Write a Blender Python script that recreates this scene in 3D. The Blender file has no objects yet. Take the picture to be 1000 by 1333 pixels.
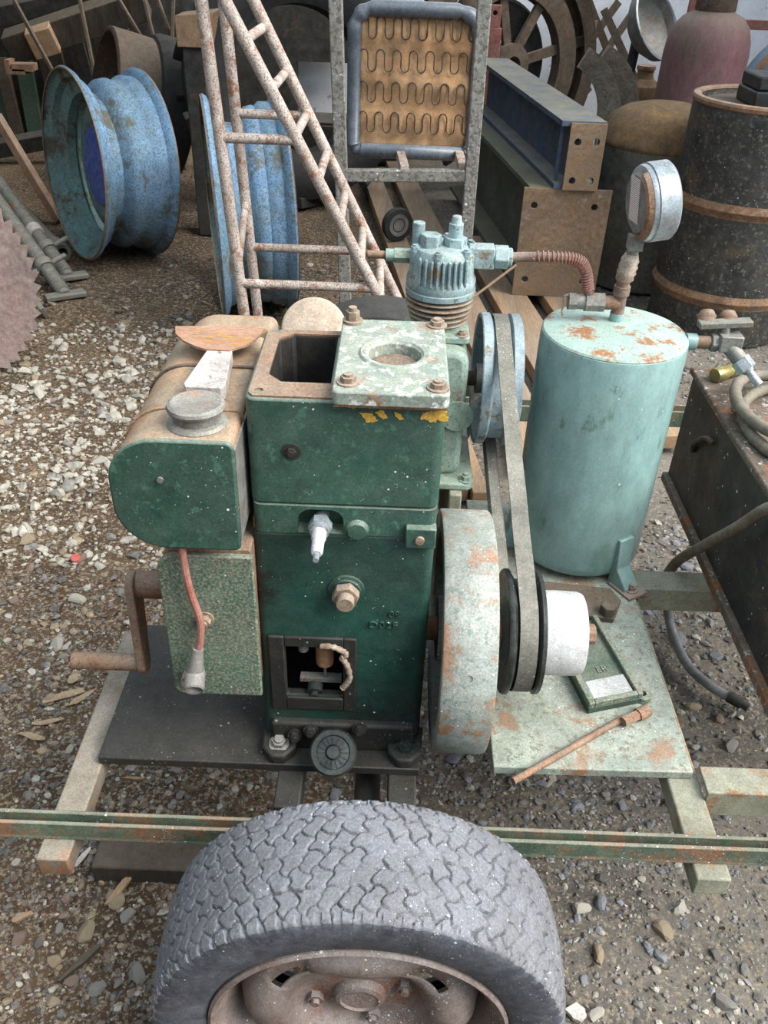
import bpy, bmesh, math, random
from mathutils import Vector, Matrix
random.seed(7)
D = bpy.data
C = bpy.context.scene.collection
SC = bpy.context.scene

# ------------------------------------------------------------------ camera, sky, exposure
F, PITCH, ROLL, CAMZ = 1120.0, math.radians(35), 0.038, 1.46
fw = Vector((0, math.cos(PITCH), -math.sin(PITCH)))
rt = Vector((1, 0, 0)); dn = Vector((0, -math.sin(PITCH), -math.cos(PITCH)))
ix = math.cos(ROLL) * rt - math.sin(ROLL) * dn
iy = math.sin(ROLL) * rt + math.cos(ROLL) * dn
CP = Vector((0, 0, CAMZ))
cd = D.cameras.new('camera'); cam = D.objects.new('camera', cd); C.objects.link(cam)
m = Matrix((ix, -iy, -fw)).transposed().to_4x4(); m.translation = CP
cam.matrix_world = m
cd.sensor_fit = 'VERTICAL'; cd.sensor_height = 36; cd.lens = 36 * F / 1333; cd.clip_start = .02
SC.camera = cam
w = D.worlds.new('overcast_sky'); SC.world = w; w.use_nodes = True
bg = w.node_tree.nodes['Background']; bg.inputs[0].default_value = (.78, .90, 1.0, 1); bg.inputs[1].default_value = .78
sd = D.lights.new('open_sky_offscreen', 'SUN'); sd.energy = 3.4; sd.angle = math.radians(45); sd.color = (1.0, .96, .89)
so = D.objects.new('open_sky_offscreen', sd); C.objects.link(so); so.rotation_euler = (math.radians(14), math.radians(44), 0)
SC.view_settings.view_transform = 'Standard'; SC.view_settings.look = 'None'
SC.view_settings.gamma = 1; SC.view_settings.exposure = 1.08
SC.view_settings.use_curve_mapping = False

# a pixel of the photograph gives a direction; the plane it meets gives the place
def ray(x, y): return fw + ix * ((x - 500) / F) + iy * ((y - 666.5) / F)
def PZ(x, y, z): d = ray(x, y); return CP + d * ((z - CAMZ) / d.z)
def PY(x, y, v): d = ray(x, y); return CP + d * (v / d.y)

# ------------------------------------------------------------------ materials
def S(r, g, b):
    f = lambda c: (c / 12.92 if c <= .04045 else ((c + .055) / 1.055) ** 2.4)
    return (f(r / 255), f(g / 255), f(b / 255), 1)
RUST = S(138, 84, 52); RUSTD = S(92, 62, 44); DUST = S(176, 170, 158)

def mat(name, base, base2=None, vs=7, rust=0, rs=9, rcol=RUST, chips=0, cs=60, ccol=RUSTD, speck=0, ss=220, scol=(.80, .82, .85, 1),
        dust=0, dcol=DUST, ds=10, rough=.7, metal=0, bump=.25, bs=70, stretch=(1, 1, 1), spec=.4, film=.14, grain=.32, grime=.42):
    mt = D.materials.new(name); mt.use_nodes = True
    nt = mt.node_tree; N = nt.nodes; L = nt.links
    bsdf = N['Principled BSDF']
    tc = N.new('ShaderNodeTexCoord'); mp = N.new('ShaderNodeMapping'); mp.inputs['Scale'].default_value = stretch
    L.new(tc.outputs['Object'], mp.inputs[0]); V = mp.outputs[0]
    def noise(scale, detail=5, rough_=.6):
        n = N.new('ShaderNodeTexNoise'); n.inputs['Scale'].default_value = scale
        n.inputs['Detail'].default_value = detail; n.inputs['Roughness'].default_value = rough_
        L.new(V, n.inputs['Vector']); return n.outputs[0]
    def ramp(src, a, b, lo=0, hi=1):
        r = N.new('ShaderNodeMapRange'); r.inputs[1].default_value = a; r.inputs[2].default_value = b; r.clamp = True
        r.inputs[3].default_value = lo; r.inputs[4].default_value = hi
        L.new(src, r.inputs[0]); return r.outputs[0]
    def math_(op, a, b):
        x = N.new('ShaderNodeMath'); x.operation = op
        for s, i in ((a, 0), (b, 1)):
            if isinstance(s, (int, float)): x.inputs[i].default_value = s
            else: L.new(s, x.inputs[i])
        return x.outputs[0]
    def mix(fac, a, b, mode='MIX'):
        x = N.new('ShaderNodeMix'); x.data_type = 'RGBA'; x.blend_type = mode
        if isinstance(fac, float): x.inputs[0].default_value = fac
        else: L.new(fac, x.inputs[0])
        for s, i in ((a, 6), (b, 7)):
            if isinstance(s, tuple): x.inputs[i].default_value = s
            else: L.new(s, x.inputs[i])
        return x.outputs[2]
    def thr(a): return .5 + (.5 - a) * .30
    if base2 is None: base2 = tuple(c * .62 for c in base[:3]) + (1,)
    col = mix(ramp(noise(vs, 9, .72), .34, .66), base, base2)
    if film: col = mix(ramp(noise(vs * 1.9, 10, .8), .40, .70, 0, film * 2.4), col, dcol)
    if grime:
        col = mix(1.0, col, ramp(noise(vs * .9, 10, .8), .30, .66, 1 + grime * .35, 1 - grime), 'MULTIPLY')
        col = mix(1.0, col, ramp(noise(38, 8, .75), .32, .68, 1 - grime * .55, 1 + grime * .4), 'MULTIPLY')
    if rust:
        n = noise(rs, 10, .76); t = thr(rust)
        rc = mix(ramp(noise(rs * 5, 6, .7), .3, .7), rcol, tuple(c * .5 for c in rcol[:3]) + (1,))
        col = mix(ramp(n, t - .025, t + .04, 0, .95), col, rc)
    if chips:
        n = noise(cs * 2.2, 5, .7); t = thr(chips)
        col = mix(ramp(n, t - .03, t + .03, 0, .9), col, ccol)
    if dust:
        g = N.new('ShaderNodeNewGeometry'); sp = N.new('ShaderNodeSeparateXYZ'); L.new(g.outputs['Normal'], sp.inputs[0])
        up = ramp(sp.outputs[2], -.1, .95)
        dn_ = ramp(noise(ds, 10, .8), .36 - .25 * dust, .74 - .18 * dust, 0, min(1, dust * 1.3))
        col = mix(math_('MULTIPLY', up, dn_), col, dcol)
    if grain:
        col = mix(1.0, col, ramp(noise(330, 4, .7), .3, .7, 1 - grain, 1 + grain), 'MULTIPLY')
    if speck:
        for sc_, k in ((ss * .8, .30), (ss * 2.2, .30)):
            v = N.new('ShaderNodeTexVoronoi'); v.inputs['Scale'].default_value = sc_; L.new(V, v.inputs['Vector'])
            sx_ = N.new('ShaderNodeSeparateColor'); L.new(v.outputs['Color'], sx_.inputs[0])
            pr = min(.95, speck * 4.5); rad = ramp(sx_.outputs[0], 1 - pr, 1, 0, k)
            rad = math_('MULTIPLY', rad, ramp(noise(11, 5, .7), .34, .62))
            msk = ramp(math_('SUBTRACT', rad, v.outputs['Distance']), 0, .1, 0, .85)
            col = mix(msk, col, scol)
    L.new(col, bsdf.inputs['Base Color'])
    rr_ = ramp(noise(vs * 3, 6, .7), .3, .7, max(.05, rough - .12), min(1, rough + .12)); L.new(rr_, bsdf.inputs['Roughness'])
    bsdf.inputs['Metallic'].default_value = metal
    bsdf.inputs['Specular IOR Level'].default_value = spec
    if bump:
        b = N.new('ShaderNodeBump'); b.inputs['Strength'].default_value = bump; b.inputs['Distance'].default_value = .004
        L.new(noise(bs, 8, .7), b.inputs['Height']); L.new(b.outputs[0], bsdf.inputs['Normal'])
    return mt

M = dict(
 green=mat('green_engine_paint', S(36, 84, 70), S(22, 62, 55), vs=6, chips=.16, cs=22, ccol=S(62, 102, 86), speck=.05, ss=160, dust=.55, dcol=S(150, 158, 146), rough=.42, bump=.12, bs=120, film=.07),
 greenlow=mat('green_oily_engine_paint', S(30, 76, 64), S(16, 46, 42), vs=5, rust=.26, rs=6, rcol=S(34, 42, 38), speck=.035, ss=160, dust=.35, dcol=S(120, 128, 118), rough=.42, bump=.14, bs=120, film=.06),
 greendusty=mat('green_paint_rust_freckled', S(64, 108, 92), S(40, 84, 72), vs=7, chips=.42, cs=110, ccol=S(140, 132, 108), speck=.05, ss=200, dust=.3, rough=.65, bump=.25, bs=160),
 plate=mat('green_paint_worn_to_rust', S(128, 148, 138), S(166, 172, 160), vs=8, rust=.27, rs=10, rcol=S(152, 108, 74), chips=.24, cs=45, ccol=S(104, 100, 84), speck=.2, ss=150, dust=.2, rough=.6, bump=.3),
 cover=mat('grey_green_cover_casting', S(118, 142, 130), S(158, 164, 152), vs=14, rust=.2, rs=16, rcol=S(146, 112, 86), chips=.26, cs=30, ccol=S(196, 198, 192), dust=.25, rough=.65, bump=.35),
 black=mat('oily_black', S(30, 31, 31), S(48, 46, 42), vs=12, speck=.16, ss=120, scol=S(150, 150, 142), dust=.35, dcol=S(80, 78, 74), rough=.6, bump=.4, film=.05),
 blackgloss=mat('black_oil_film', S(26, 30, 30), S(52, 60, 58), vs=20, speck=.04, rough=.35, bump=.2, film=.03),
 dark=mat('oily_iron_cavity_shade', S(40, 38, 36), S(27, 26, 25), rough=.7, film=.03),
 rust=mat('rust', S(150, 106, 74), S(112, 80, 58), vs=14, chips=.2, cs=90, ccol=S(82, 62, 48), dust=.3, rough=.9, bump=.45),
 rusttank=mat('rusty_tank_top', S(172, 128, 92), S(134, 118, 96), vs=9, rust=.3, rs=12, rcol=S(156, 98, 62), chips=.16, cs=50, ccol=S(108, 104, 92), dust=.35, dcol=S(178, 168, 150), rough=.8, bump=.3),
 rustdark=mat('dark_rust', S(98, 78, 62), S(66, 56, 48), vs=10, chips=.25, cs=60, ccol=S(52, 46, 42), dust=.4, dcol=S(132, 122, 108), rough=.95, bump=.5),
 rustgrey=mat('dusty_grey_rust', S(156, 144, 130), S(124, 112, 100), vs=10, chips=.2, cs=40, ccol=S(80, 70, 62), speck=.05, ss=60, rough=.95, bump=.4),
 rustorange=mat('orange_rust', S(178, 128, 78), S(140, 92, 58), vs=12, dust=.2, rough=.9, bump=.5),
 flyw=mat('flywheel_grey_rust', S(160, 166, 160), S(128, 142, 138), vs=8, rust=.36, rs=16, rcol=S(158, 116, 88), chips=.18, cs=40, ccol=S(96, 118, 110), speck=.22, ss=150, dust=.25, rough=.7, bump=.35),
 teal=mat('pale_teal_paint', S(146, 178, 176), S(118, 152, 150), vs=3, rust=.10, rs=7, rcol=S(104, 116, 98), chips=.1, cs=10, ccol=S(96, 128, 116), speck=.02, dust=.1, rough=.24, film=.05, grime=.3, grain=.12, bump=.05, stretch=(1, 1, .5), spec=.5),
 tealtop=mat('pale_teal_paint_rust_spots', S(166, 190, 180), S(146, 172, 164), grime=.2, vs=8, rust=.33, rs=24, rcol=S(164, 108, 66), speck=.02, rough=.5, bump=.1),
 comp=mat('compressor_teal_paint', S(156, 176, 154), S(128, 160, 150), vs=12, rust=.22, rs=30, rcol=S(142, 104, 74), chips=.14, cs=80, ccol=S(84, 96, 84), dust=.25, rough=.5, bump=.2),
 comphead=mat('compressor_head_blue_teal', S(152, 176, 178), S(128, 154, 162), vs=12, rust=.2, rs=30, rcol=S(140, 112, 80), chips=.16, cs=50, ccol=S(78, 90, 84), dust=.2, rough=.5, bump=.2),
 fins=mat('rusty_cooling_fins', S(160, 146, 126), S(118, 98, 78), vs=30, rust=.3, rs=25, dust=.3, rough=.85, bump=.3),
 cwheel=mat('bluish_wheel_paint', S(158, 178, 190), S(132, 158, 168), vs=10, rust=.24, rs=22, rcol=S(120, 104, 76), dust=.25, rough=.5, bump=.15),
 greymetal=mat('dusty_grey_metal', S(136, 136, 132), S(104, 104, 102), vs=18, rust=.22, rs=20, speck=.05, dust=.4, rough=.6, metal=.3, bump=.2),
 steel=mat('bright_steel', S(196, 204, 210), S(160, 170, 178), vs=12, speck=.03, rough=.4, metal=.55, bump=.05),
 white=mat('white_dusted_plastic', S(212, 212, 211), S(188, 190, 190), vs=10, speck=.2, ss=140, rough=.55, bump=.12),
 ceramic=mat('white_ceramic', S(226, 226, 228), S(196, 200, 206), rough=.35, bump=.05),
 belt=mat('grey_dusty_belt', S(108, 106, 98), S(78, 77, 72), vs=14, speck=.14, ss=150, dust=.3, dcol=S(176, 172, 160), rough=.85, bump=.2),
 rubber=mat('dusty_tyre_rubber', S(108, 106, 106), S(66, 65, 66), vs=9, speck=.32, ss=150, scol=S(196, 200, 210), dust=.42, dcol=S(152, 154, 164), ds=9, rough=.85, bump=.35, bs=120),
 rubberdark=mat('dark_rubber', S(46, 46, 46), S(32, 32, 33), vs=9, dust=.3, dcol=S(96, 94, 90), film=.04, rough=.85, bump=.3),
 rubberside=mat('tyre_sidewall_rubber', S(66, 70, 80), S(48, 50, 58), vs=12, speck=.25, ss=150, scol=S(190, 194, 204), dust=.25, dcol=S(150, 152, 160), rough=.6, bump=.15, bs=100),
 wheel=mat('rusty_dusty_wheel', S(126, 106, 96), S(98, 84, 78), vs=12, rust=.25, rs=14, rcol=S(120, 78, 58), speck=.3, ss=140, dust=.55, dcol=S(166, 160, 158), rough=.85, bump=.35),
 beam=mat('green_beam_rusty', S(86, 108, 88), S(58, 84, 66), vs=12, rust=.4, rs=16, rcol=S(142, 104, 78), speck=.26, ss=170, dust=.4, dcol=S(166, 154, 140), rough=.8, bump=.4),
 rail=mat('rail_rusty_grey', S(126, 114, 100), S(92, 84, 74), vs=9, rust=.3, rs=9, rcol=S(140, 98, 66), dust=.35, rough=.85, bump=.3),
 railgreen=mat('rail_pale_green_rust', S(146, 148, 128), S(120, 122, 102), vs=9, rust=.36, rs=12, rcol=S(154, 106, 68), dust=.25, rough=.8, bump=.3),
 bluerim=mat('blue_rim_paint_mottled', S(124, 162, 206), S(106, 150, 172), vs=4, rust=.33, rs=5, rcol=S(108, 102, 84), chips=.34, cs=55, ccol=S(84, 100, 104), rough=.7, bump=.3),
 tealrim=mat('rim_inside_teal_mottled', S(104, 146, 150), S(86, 116, 112), vs=4, rust=.38, rs=6, rcol=S(92, 80, 62), chips=.3, cs=55, ccol=S(80, 90, 88), rough=.8, bump=.3),
 blue=mat('strong_blue', S(66, 96, 190), S(58, 84, 168), vs=10, chips=.2, cs=60, ccol=S(70, 90, 130), rough=.7),
 ladder=mat('white_rust_tube', S(196, 188, 182), S(176, 164, 156), vs=8, rust=.33, rs=20, rcol=S(150, 106, 82), chips=.34, cs=90, ccol=S(118, 84, 66), rough=.75, bump=.3),
 frame=mat('grey_galvanised_tube', S(140, 140, 136), S(116, 114, 110), vs=14, chips=.36, cs=34, ccol=S(84, 78, 72), speck=.2, ss=55, rough=.75, bump=.5, bs=100),
 hessian=mat('tan_hessian', S(202, 160, 116), S(176, 128, 84), vs=7, rust=.1, rs=8, rcol=S(120, 72, 44), rough=.95, bump=.35, bs=190),
 blackpad=mat('blue_grey_vinyl', S(66, 72, 80), S(96, 104, 114), vs=6, dust=.35, dcol=S(150, 158, 168), rough=.28, bump=.3),
 wire=mat('dark_spring_wire', S(66, 58, 50), rough=.6, metal=.4, bump=0),
 plank=mat('worn_plank_timber', S(164, 128, 92), S(134, 102, 74), vs=4, chips=.22, cs=40, ccol=S(104, 82, 62), dust=.25, rough=.9, bump=.3, stretch=(3, .25, 3)),
 darkwood=mat('dark_old_timber', S(70, 60, 50), S(42, 37, 33), vs=4, dust=.4, dcol=S(112, 104, 92), rough=.95, bump=.5, stretch=(2, 2, .4)),
 darksteel=mat('dark_machinery', S(50, 50, 48), S(32, 32, 32), vs=8, rust=.2, rs=10, rcol=S(84, 66, 52), dust=.35, dcol=S(108, 104, 96), rough=.85, bump=.4),
 darkgreen=mat('dark_green_panel', S(50, 86, 66), S(36, 62, 50), vs=6, dust=.3, rough=.75, film=.05),
 bluebeam=mat('blue_beam_paint', S(62, 82, 118), S(48, 66, 98), vs=5, chips=.16, cs=25, ccol=S(84, 92, 90), dust=.6, dcol=S(140, 134, 112), rough=.75, bump=.2),
 greybeam=mat('grey_green_beam', S(96, 104, 98), S(70, 78, 74), vs=5, rust=.2, rs=7, rcol=S(104, 84, 62), dust=.5, dcol=S(128, 120, 98), rough=.85, bump=.3),
 endplate=mat('rusty_end_plate', S(132, 104, 76), S(100, 78, 58), vs=6, rust=.09, rs=6, rcol=S(186, 170, 134), chips=.2, cs=70, ccol=S(96, 78, 62), rough=.9, bump=.3),
 redpaint=mat('faded_red_paint', S(158, 92, 84), S(134, 76, 70), vs=8, chips=.15, cs=40, rough=.8),
 maroon=mat('maroon_gas_bottle', S(134, 84, 92), S(110, 74, 80), vs=5, rust=.24, rs=5, rcol=S(112, 92, 80), dust=.75, dcol=S(134, 120, 106), rough=.7, bump=.2, stretch=(1, 1, .4)),
 domerust=mat('rusty_dome_tank', S(124, 98, 68), S(92, 76, 58), vs=10, rust=.3, rs=14, rcol=S(150, 112, 70), dust=.15, dcol=S(140, 118, 88), rough=.95, bump=.5),
 tankside=mat('dirty_green_grey_tank', S(90, 88, 76), S(64, 66, 60), vs=6, rust=.24, rs=8, rcol=S(104, 84, 64), rough=.9, bump=.3),
 drum=mat('black_drum_paint', S(36, 36, 37), S(52, 53, 52), vs=5, rust=.17, rs=5, rcol=S(96, 80, 60), chips=.2, cs=30, ccol=S(100, 98, 88), speck=.05, ss=60, rough=.55, film=.05, bump=.3),
 drumrust=mat('drum_hoop_rust', S(140, 100, 66), S(96, 70, 50), vs=16, chips=.2, cs=50, ccol=S(78, 60, 46), rough=.9, bump=.5),
 blackbox=mat('black_case', S(24, 25, 27), S(32, 33, 36), rough=.5, speck=.02, film=.02),
 boxside=mat('black_steel_box', S(36, 37, 38), S(52, 50, 48), film=.05, vs=6, rust=.16, rs=7, rcol=S(110, 84, 62), speck=.03, ss=70, rough=.55, bump=.2),
 boxtop=mat('rusty_box_top', S(112, 96, 80), S(78, 68, 60), vs=9, rust=.34, rs=10, rcol=S(146, 100, 68), chips=.14, cs=30, ccol=S(172, 168, 166), rough=.9, bump=.5),
 hose=mat('olive_grey_hose', S(118, 106, 88), S(94, 84, 70), vs=10, dust=.25, rough=.75, bump=.15),
 pvc=mat('clear_grey_hose', S(150, 154, 156), S(122, 126, 128), vs=10, rough=.4, bump=.05),
 brass=mat('brass', S(178, 164, 96), S(140, 128, 76), vs=20, rough=.35, metal=.6, bump=.05),
 copper=mat('dusty_copper_pipe', S(132, 98, 84), S(104, 78, 68), vs=20, dust=.3, rough=.7, bump=.2),
 redlead=mat('faded_red_lead', S(166, 104, 90), S(140, 82, 70), rough=.7, dust=.4, dcol=S(176, 160, 150), bump=.05),
 boot=mat('grey_rubber_boot', S(112, 110, 110), S(92, 90, 90), rough=.7, dust=.3, bump=.1),
 knifeblade=mat('rusty_blade', S(184, 142, 116), S(152, 112, 90), vs=40, rust=.25, rs=30, rcol=S(190, 138, 74), rough=.8, bump=.3, bs=150, stretch=(.4, 1, 1)),
 knifehandle=mat('worn_pale_handle', S(206, 196, 186), S(176, 170, 172), vs=18, rust=.2, rs=18, rcol=S(150, 136, 128), rough=.6),
 yellow=mat('yellow_paint_fleck', S(228, 178, 40), S(200, 150, 30), rough=.6, bump=0),
 tandisc=mat('tan_filter_disc', S(198, 180, 160), S(182, 162, 144), vs=5, speck=.02, rough=.85, bump=.1),
 chaff=mat('brown_nest_chaff', S(160, 138, 118), S(118, 100, 86), vs=60, rough=1, bump=.9, bs=160),
 bolt=mat('rusty_bolt', S(148, 126, 106), S(122, 98, 80), vs=40, dust=.35, dcol=S(184, 176, 164), rough=.85, bump=.3),
 tape=mat('white_thread_tape', S(184, 170, 156), S(128, 96, 74), vs=30, rough=.8, bump=.4),
 wall=mat('whitewashed_wall', S(236, 238, 244), S(214, 218, 226), vs=2.5, chips=.05, cs=5, ccol=S(150, 150, 152), rough=.95, bump=.2, bs=20, film=0, grime=.12),
 boards=mat('light_blocking_boards', S(70, 62, 54), S(50, 45, 40), vs=4, rough=.95, bump=.3, stretch=(1, 1, .3)),
 roof=mat('grey_roof_sheet', S(120, 118, 114), S(96, 94, 92), rough=.9),
 saw=mat('maroon_saw_blade', S(116, 96, 92), S(98, 80, 78), vs=5, rust=.14, rs=7, rcol=S(120, 88, 72), rough=.75, bump=.1),
 jack=mat('grey_green_jack', S(112, 114, 108), S(84, 88, 82), vs=10, rust=.16, rs=12, dust=.3, rough=.7, bump=.2),
 bluegrey=mat('pale_blue_panel', S(120, 150, 170), S(100, 128, 148), vs=4, rust=.2, rs=5, rcol=S(170, 160, 120), chips=.15, cs=30, ccol=S(120, 110, 90), rough=.7),
 paper=mat('yellowed_paper', S(214, 206, 200), rough=.8, bump=0),
 concrete=mat('grey_slab', S(140, 134, 124), S(112, 106, 98), vs=8, speck=.05, rough=.95, bump=.5),
 redcap=mat('red_plastic', S(206, 72, 64), rough=.5, bump=0),
 leaf=mat('dry_leaf', S(176, 154, 122), S(136, 114, 88), vs=30, rough=.9),
)
# sticker with lines of small print
def sticker():
    mt = D.materials.new('printed_sticker'); mt.use_nodes = True; nt = mt.node_tree; b = nt.nodes['Principled BSDF']
    tc = nt.nodes.new('ShaderNodeTexCoord'); wv = nt.nodes.new('ShaderNodeTexWave'); wv.bands_direction = 'Z'
    wv.inputs['Scale'].default_value = 95; wv.inputs['Distortion'].default_value = 2.5; wv.inputs['Detail'].default_value = 4; wv.inputs['Detail Scale'].default_value = 9
    r = nt.nodes.new('ShaderNodeValToRGB'); r.color_ramp.elements[0].color = S(120, 104, 104); r.color_ramp.elements[1].color = S(218, 208, 204)
    r.color_ramp.elements[0].position = .2; r.color_ramp.elements[1].position = .5
    nt.links.new(tc.outputs['Object'], wv.inputs[0]); nt.links.new(wv.outputs[1], r.inputs[0]); nt.links.new(r.outputs[0], b.inputs[0])
    return mt
M['sticker'] = sticker()

# ------------------------------------------------------------------ mesh helpers
def vec(p): return Vector(p)
def frame_of(d):
    d = Vector(d).normalized()
    u = d.cross(Vector((0, 0, 1)))
    if u.length < 1e-4: u = Vector((1, 0, 0))
    u.normalize(); return u, d.cross(u).normalized(), d
class MB:
    def __init__(s): s.v = []; s.f = []
    def add(s, vs, fs):
        o = len(s.v); s.v += [Vector(p) for p in vs]; s.f += [tuple(i + o for i in f) for f in fs]; return s
    def box(s, x0, x1, y0, y1, z0, z1):
        return s.add([(x, y, z) for x in (x0, x1) for y in (y0, y1) for z in (z0, z1)],
                     [(0, 1, 3, 2), (4, 6, 7, 5), (0, 4, 5, 1), (2, 3, 7, 6), (0, 2, 6, 4), (1, 5, 7, 3)])
    def obox(s, c, a, b, d):
        c, a, b, d = map(Vector, (c, a, b, d))
        return s.add([c + a * i + b * j + d * k for i in (-1, 1) for j in (-1, 1) for k in (-1, 1)],
                     [(0, 1, 3, 2), (4, 6, 7, 5), (0, 4, 5, 1), (2, 3, 7, 6), (0, 2, 6, 4), (1, 5, 7, 3)])
    def bar(s, p, q, w_, h_, up=(0, 0, 1)):
        p, q = Vector(p), Vector(q); d = (q - p); L_ = d.length; d.normalize()
        u = d.cross(Vector(up)).normalized(); n = u.cross(d)
        return s.obox((p + q) / 2, d * L_ / 2, u * w_ / 2, n * h_ / 2)
    def cyl(s, p, q, r0, r1=None, n=20, ph=0):
        r1 = r0 if r1 is None else r1; p, q = Vector(p), Vector(q); u, v_, d = frame_of(q - p); vs = []
        for (c, r) in ((p, r0), (q, r1)):
            for i in range(n):
                a = 2 * math.pi * i / n + ph; vs.append(c + u * math.cos(a) * r + v_ * math.sin(a) * r)
        return s.add(vs, [(i, (i + 1) % n, n + (i + 1) % n, n + i) for i in range(n)] + [tuple(range(n))[::-1], tuple(range(n, 2 * n))])
    def lathe(s, c, axis, prof, n=40, closed=False, caps=True, a0=0, a1=2 * math.pi):
        c = Vector(c); u, v_, d = frame_of(axis); full = abs(a1 - a0 - 2 * math.pi) < 1e-6; k = n if full else n + 1; vs = []
        for (r, h) in prof:
            for i in range(k):
                a = a0 + (a1 - a0) * i / n; vs.append(c + d * h + u * math.cos(a) * r + v_ * math.sin(a) * r)
        fs = []; R = len(prof)
        for j in range(R if closed else R - 1):
            j2 = (j + 1) % R
            for i in range(n):
                i2 = (i + 1) % k; fs.append((j * k + i, j * k + i2, j2 * k + i2, j2 * k + i))
        if not closed and caps and full:
            fs.append(tuple(range(k))[::-1]); fs.append(tuple(range((R - 1) * k, R * k)))
        if closed and not full:
            fs.append(tuple(j * k for j in range(R))); fs.append(tuple(j * k + n for j in range(R))[::-1])
        return s.add(vs, fs)
    def tube(s, path, r, n=10, closed=False):
        P = [Vector(p) for p in path]; k = len(P); vs = []; u = None
        for i in range(k):
            t = (P[(i + 1) % k] - P[i - 1]) if closed else (P[min(i + 1, k - 1)] - P[max(i - 1, 0)])
            t.normalize()
            if u is None: u, w_, _ = frame_of(t)
            else:
                u = (u - t * u.dot(t)).normalized(); w_ = t.cross(u)
            rr = r[i] if isinstance(r, (list, tuple)) else r
            for j in range(n):
                a = 2 * math.pi * j / n; vs.append(P[i] + u * math.cos(a) * rr + w_ * math.sin(a) * rr)
        fs = []
        for i in range(k if closed else k - 1):
            i2 = (i + 1) % k
            for j in range(n): fs.append((i * n + j, i * n + (j + 1) % n, i2 * n + (j + 1) % n, i2 * n + j))
        if not closed: fs += [tuple(range(n))[::-1], tuple(range((k - 1) * n, k * n))]
        return s.add(vs, fs)
    def prism(s, poly, o, ux, uy, dep):
        o, ux, uy, dep = map(Vector, (o, ux, uy, dep)); n = len(poly)
        vs = [o + ux * a + uy * b for a, b in poly]; vs += [p + dep for p in vs]
        return s.add(vs, [tuple(range(n))[::-1], tuple(range(n, 2 * n))] + [(i, (i + 1) % n, n + (i + 1) % n, n + i) for i in range(n)])
    def sphere(s, c, r, n=12, sc=(1, 1, 1)):
        prof = [(max(1e-4, math.sin(math.pi * i / n)) * r, -math.cos(math.pi * i / n) * r) for i in range(n + 1)]
        o = len(s.v); s.lathe((0, 0, 0), (0, 0, 1), prof, n * 2)
        for i in range(o, len(s.v)): s.v[i] = Vector(c) + Vector((s.v[i].x * sc[0], s.v[i].y * sc[1], s.v[i].z * sc[2]))
        return s

ORG = {}
def setp(o, label=None, cat=None, group=None, kind=None):
    if label: o['label'] = label
    if cat: o['category'] = cat
    if group: o['group'] = group
    if kind: o['kind'] = kind
    return o
def thing(name, label, cat, loc, group=None):
    o = D.objects.new(name, None); C.objects.link(o); o.location = loc; o.empty_display_size = .05
    ORG[o] = Vector(loc); return setp(o, label, cat, group)
def build(name, mb, m_, parent=None, loc=None, bevel=0, smooth=35, label=None, cat=None, group=None, kind=None, segs=2):
    org = ORG[parent] if parent else (Vector(loc) if loc is not None else Vector((0, 0, 0)))
    me = D.meshes.new(name); me.from_pydata([p - org for p in mb.v], [], mb.f)
    bm = bmesh.new(); bm.from_mesh(me); bmesh.ops.remove_doubles(bm, verts=bm.verts, dist=1e-5); bmesh.ops.recalc_face_normals(bm, faces=bm.faces); bm.to_mesh(me); bm.free()
    if smooth:
        me.shade_smooth(); me.set_sharp_from_angle(angle=math.radians(smooth))
    for x in (m_ if isinstance(m_, list) else [m_]): me.materials.append(M[x] if isinstance(x, str) else x)
    o = D.objects.new(name, me); C.objects.link(o)
    ORG[o] = org
    if parent: o.parent = parent
    else: o.location = org
    if bevel:
        b = o.modifiers.new('bevel', 'BEVEL'); b.width = bevel; b.segments = segs; b.limit_method = 'ANGLE'; b.angle_limit = math.radians(40)
    return setp(o, label, cat, group, kind)
def cut(o, mb, dark=False):
    """carve a real opening: subtract the closed shape mb (world coordinates) from o"""
    org = ORG[o]; me = D.meshes.new('cutter'); me.from_pydata([p - org for p in mb.v], [], mb.f)
    bm = bmesh.new(); bm.from_mesh(me); bmesh.ops.recalc_face_normals(bm, faces=bm.faces); bm.to_mesh(me); bm.free()
    t = D.objects.new('cutter', me); C.objects.link(t); t.parent = o.parent; t.location = o.location
    md = o.modifiers.new('cut', 'BOOLEAN'); md.object = t; md.operation = 'DIFFERENCE'; md.solver = 'EXACT'
    if dark: t.data.materials.append(M['dark']); md.material_mode = 'TRANSFER'  # cut faces get near-black iron; the openings' shade is painted into the colour
    if len(o.modifiers) > 1:
        while o.modifiers[0].name != 'cut': o.modifiers.move(len(o.modifiers) - 1, 0)
    others = [(x, x.show_viewport) for x in o.modifiers if x.name != 'cut']
    for x, _ in others: x.show_viewport = False
    dg = bpy.context.evaluated_depsgraph_get(); dg.update()
    nm = D.meshes.new_from_object(o.evaluated_get(dg)); o.modifiers.remove(md)
    for x, v_ in others: x.show_viewport = v_
    nm.shade_smooth(); nm.set_sharp_from_angle(angle=math.radians(35)); o.data = nm
    D.objects.remove(t); return o
def rrect(x0, x1, y0, y1, rs, n=6):
    """rounded rectangle, rs = radii (bottom-left, bottom-right, top-right, top-left)"""
    out = []
    for (cx, cy, a0, r) in ((x0, y0, 180, rs[0]), (x1, y0, 270, rs[1]), (x1, y1, 0, rs[2]), (x0, y1, 90, rs[3])):
        px = cx + (r if cx == x0 else -r); py = cy + (r if cy == y0 else -r)
        for i in range(n + 1):
            a = math.radians(a0 + 90 * i / n); out.append((px + r * math.cos(a), py + r * math.sin(a)))
    return out
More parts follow.
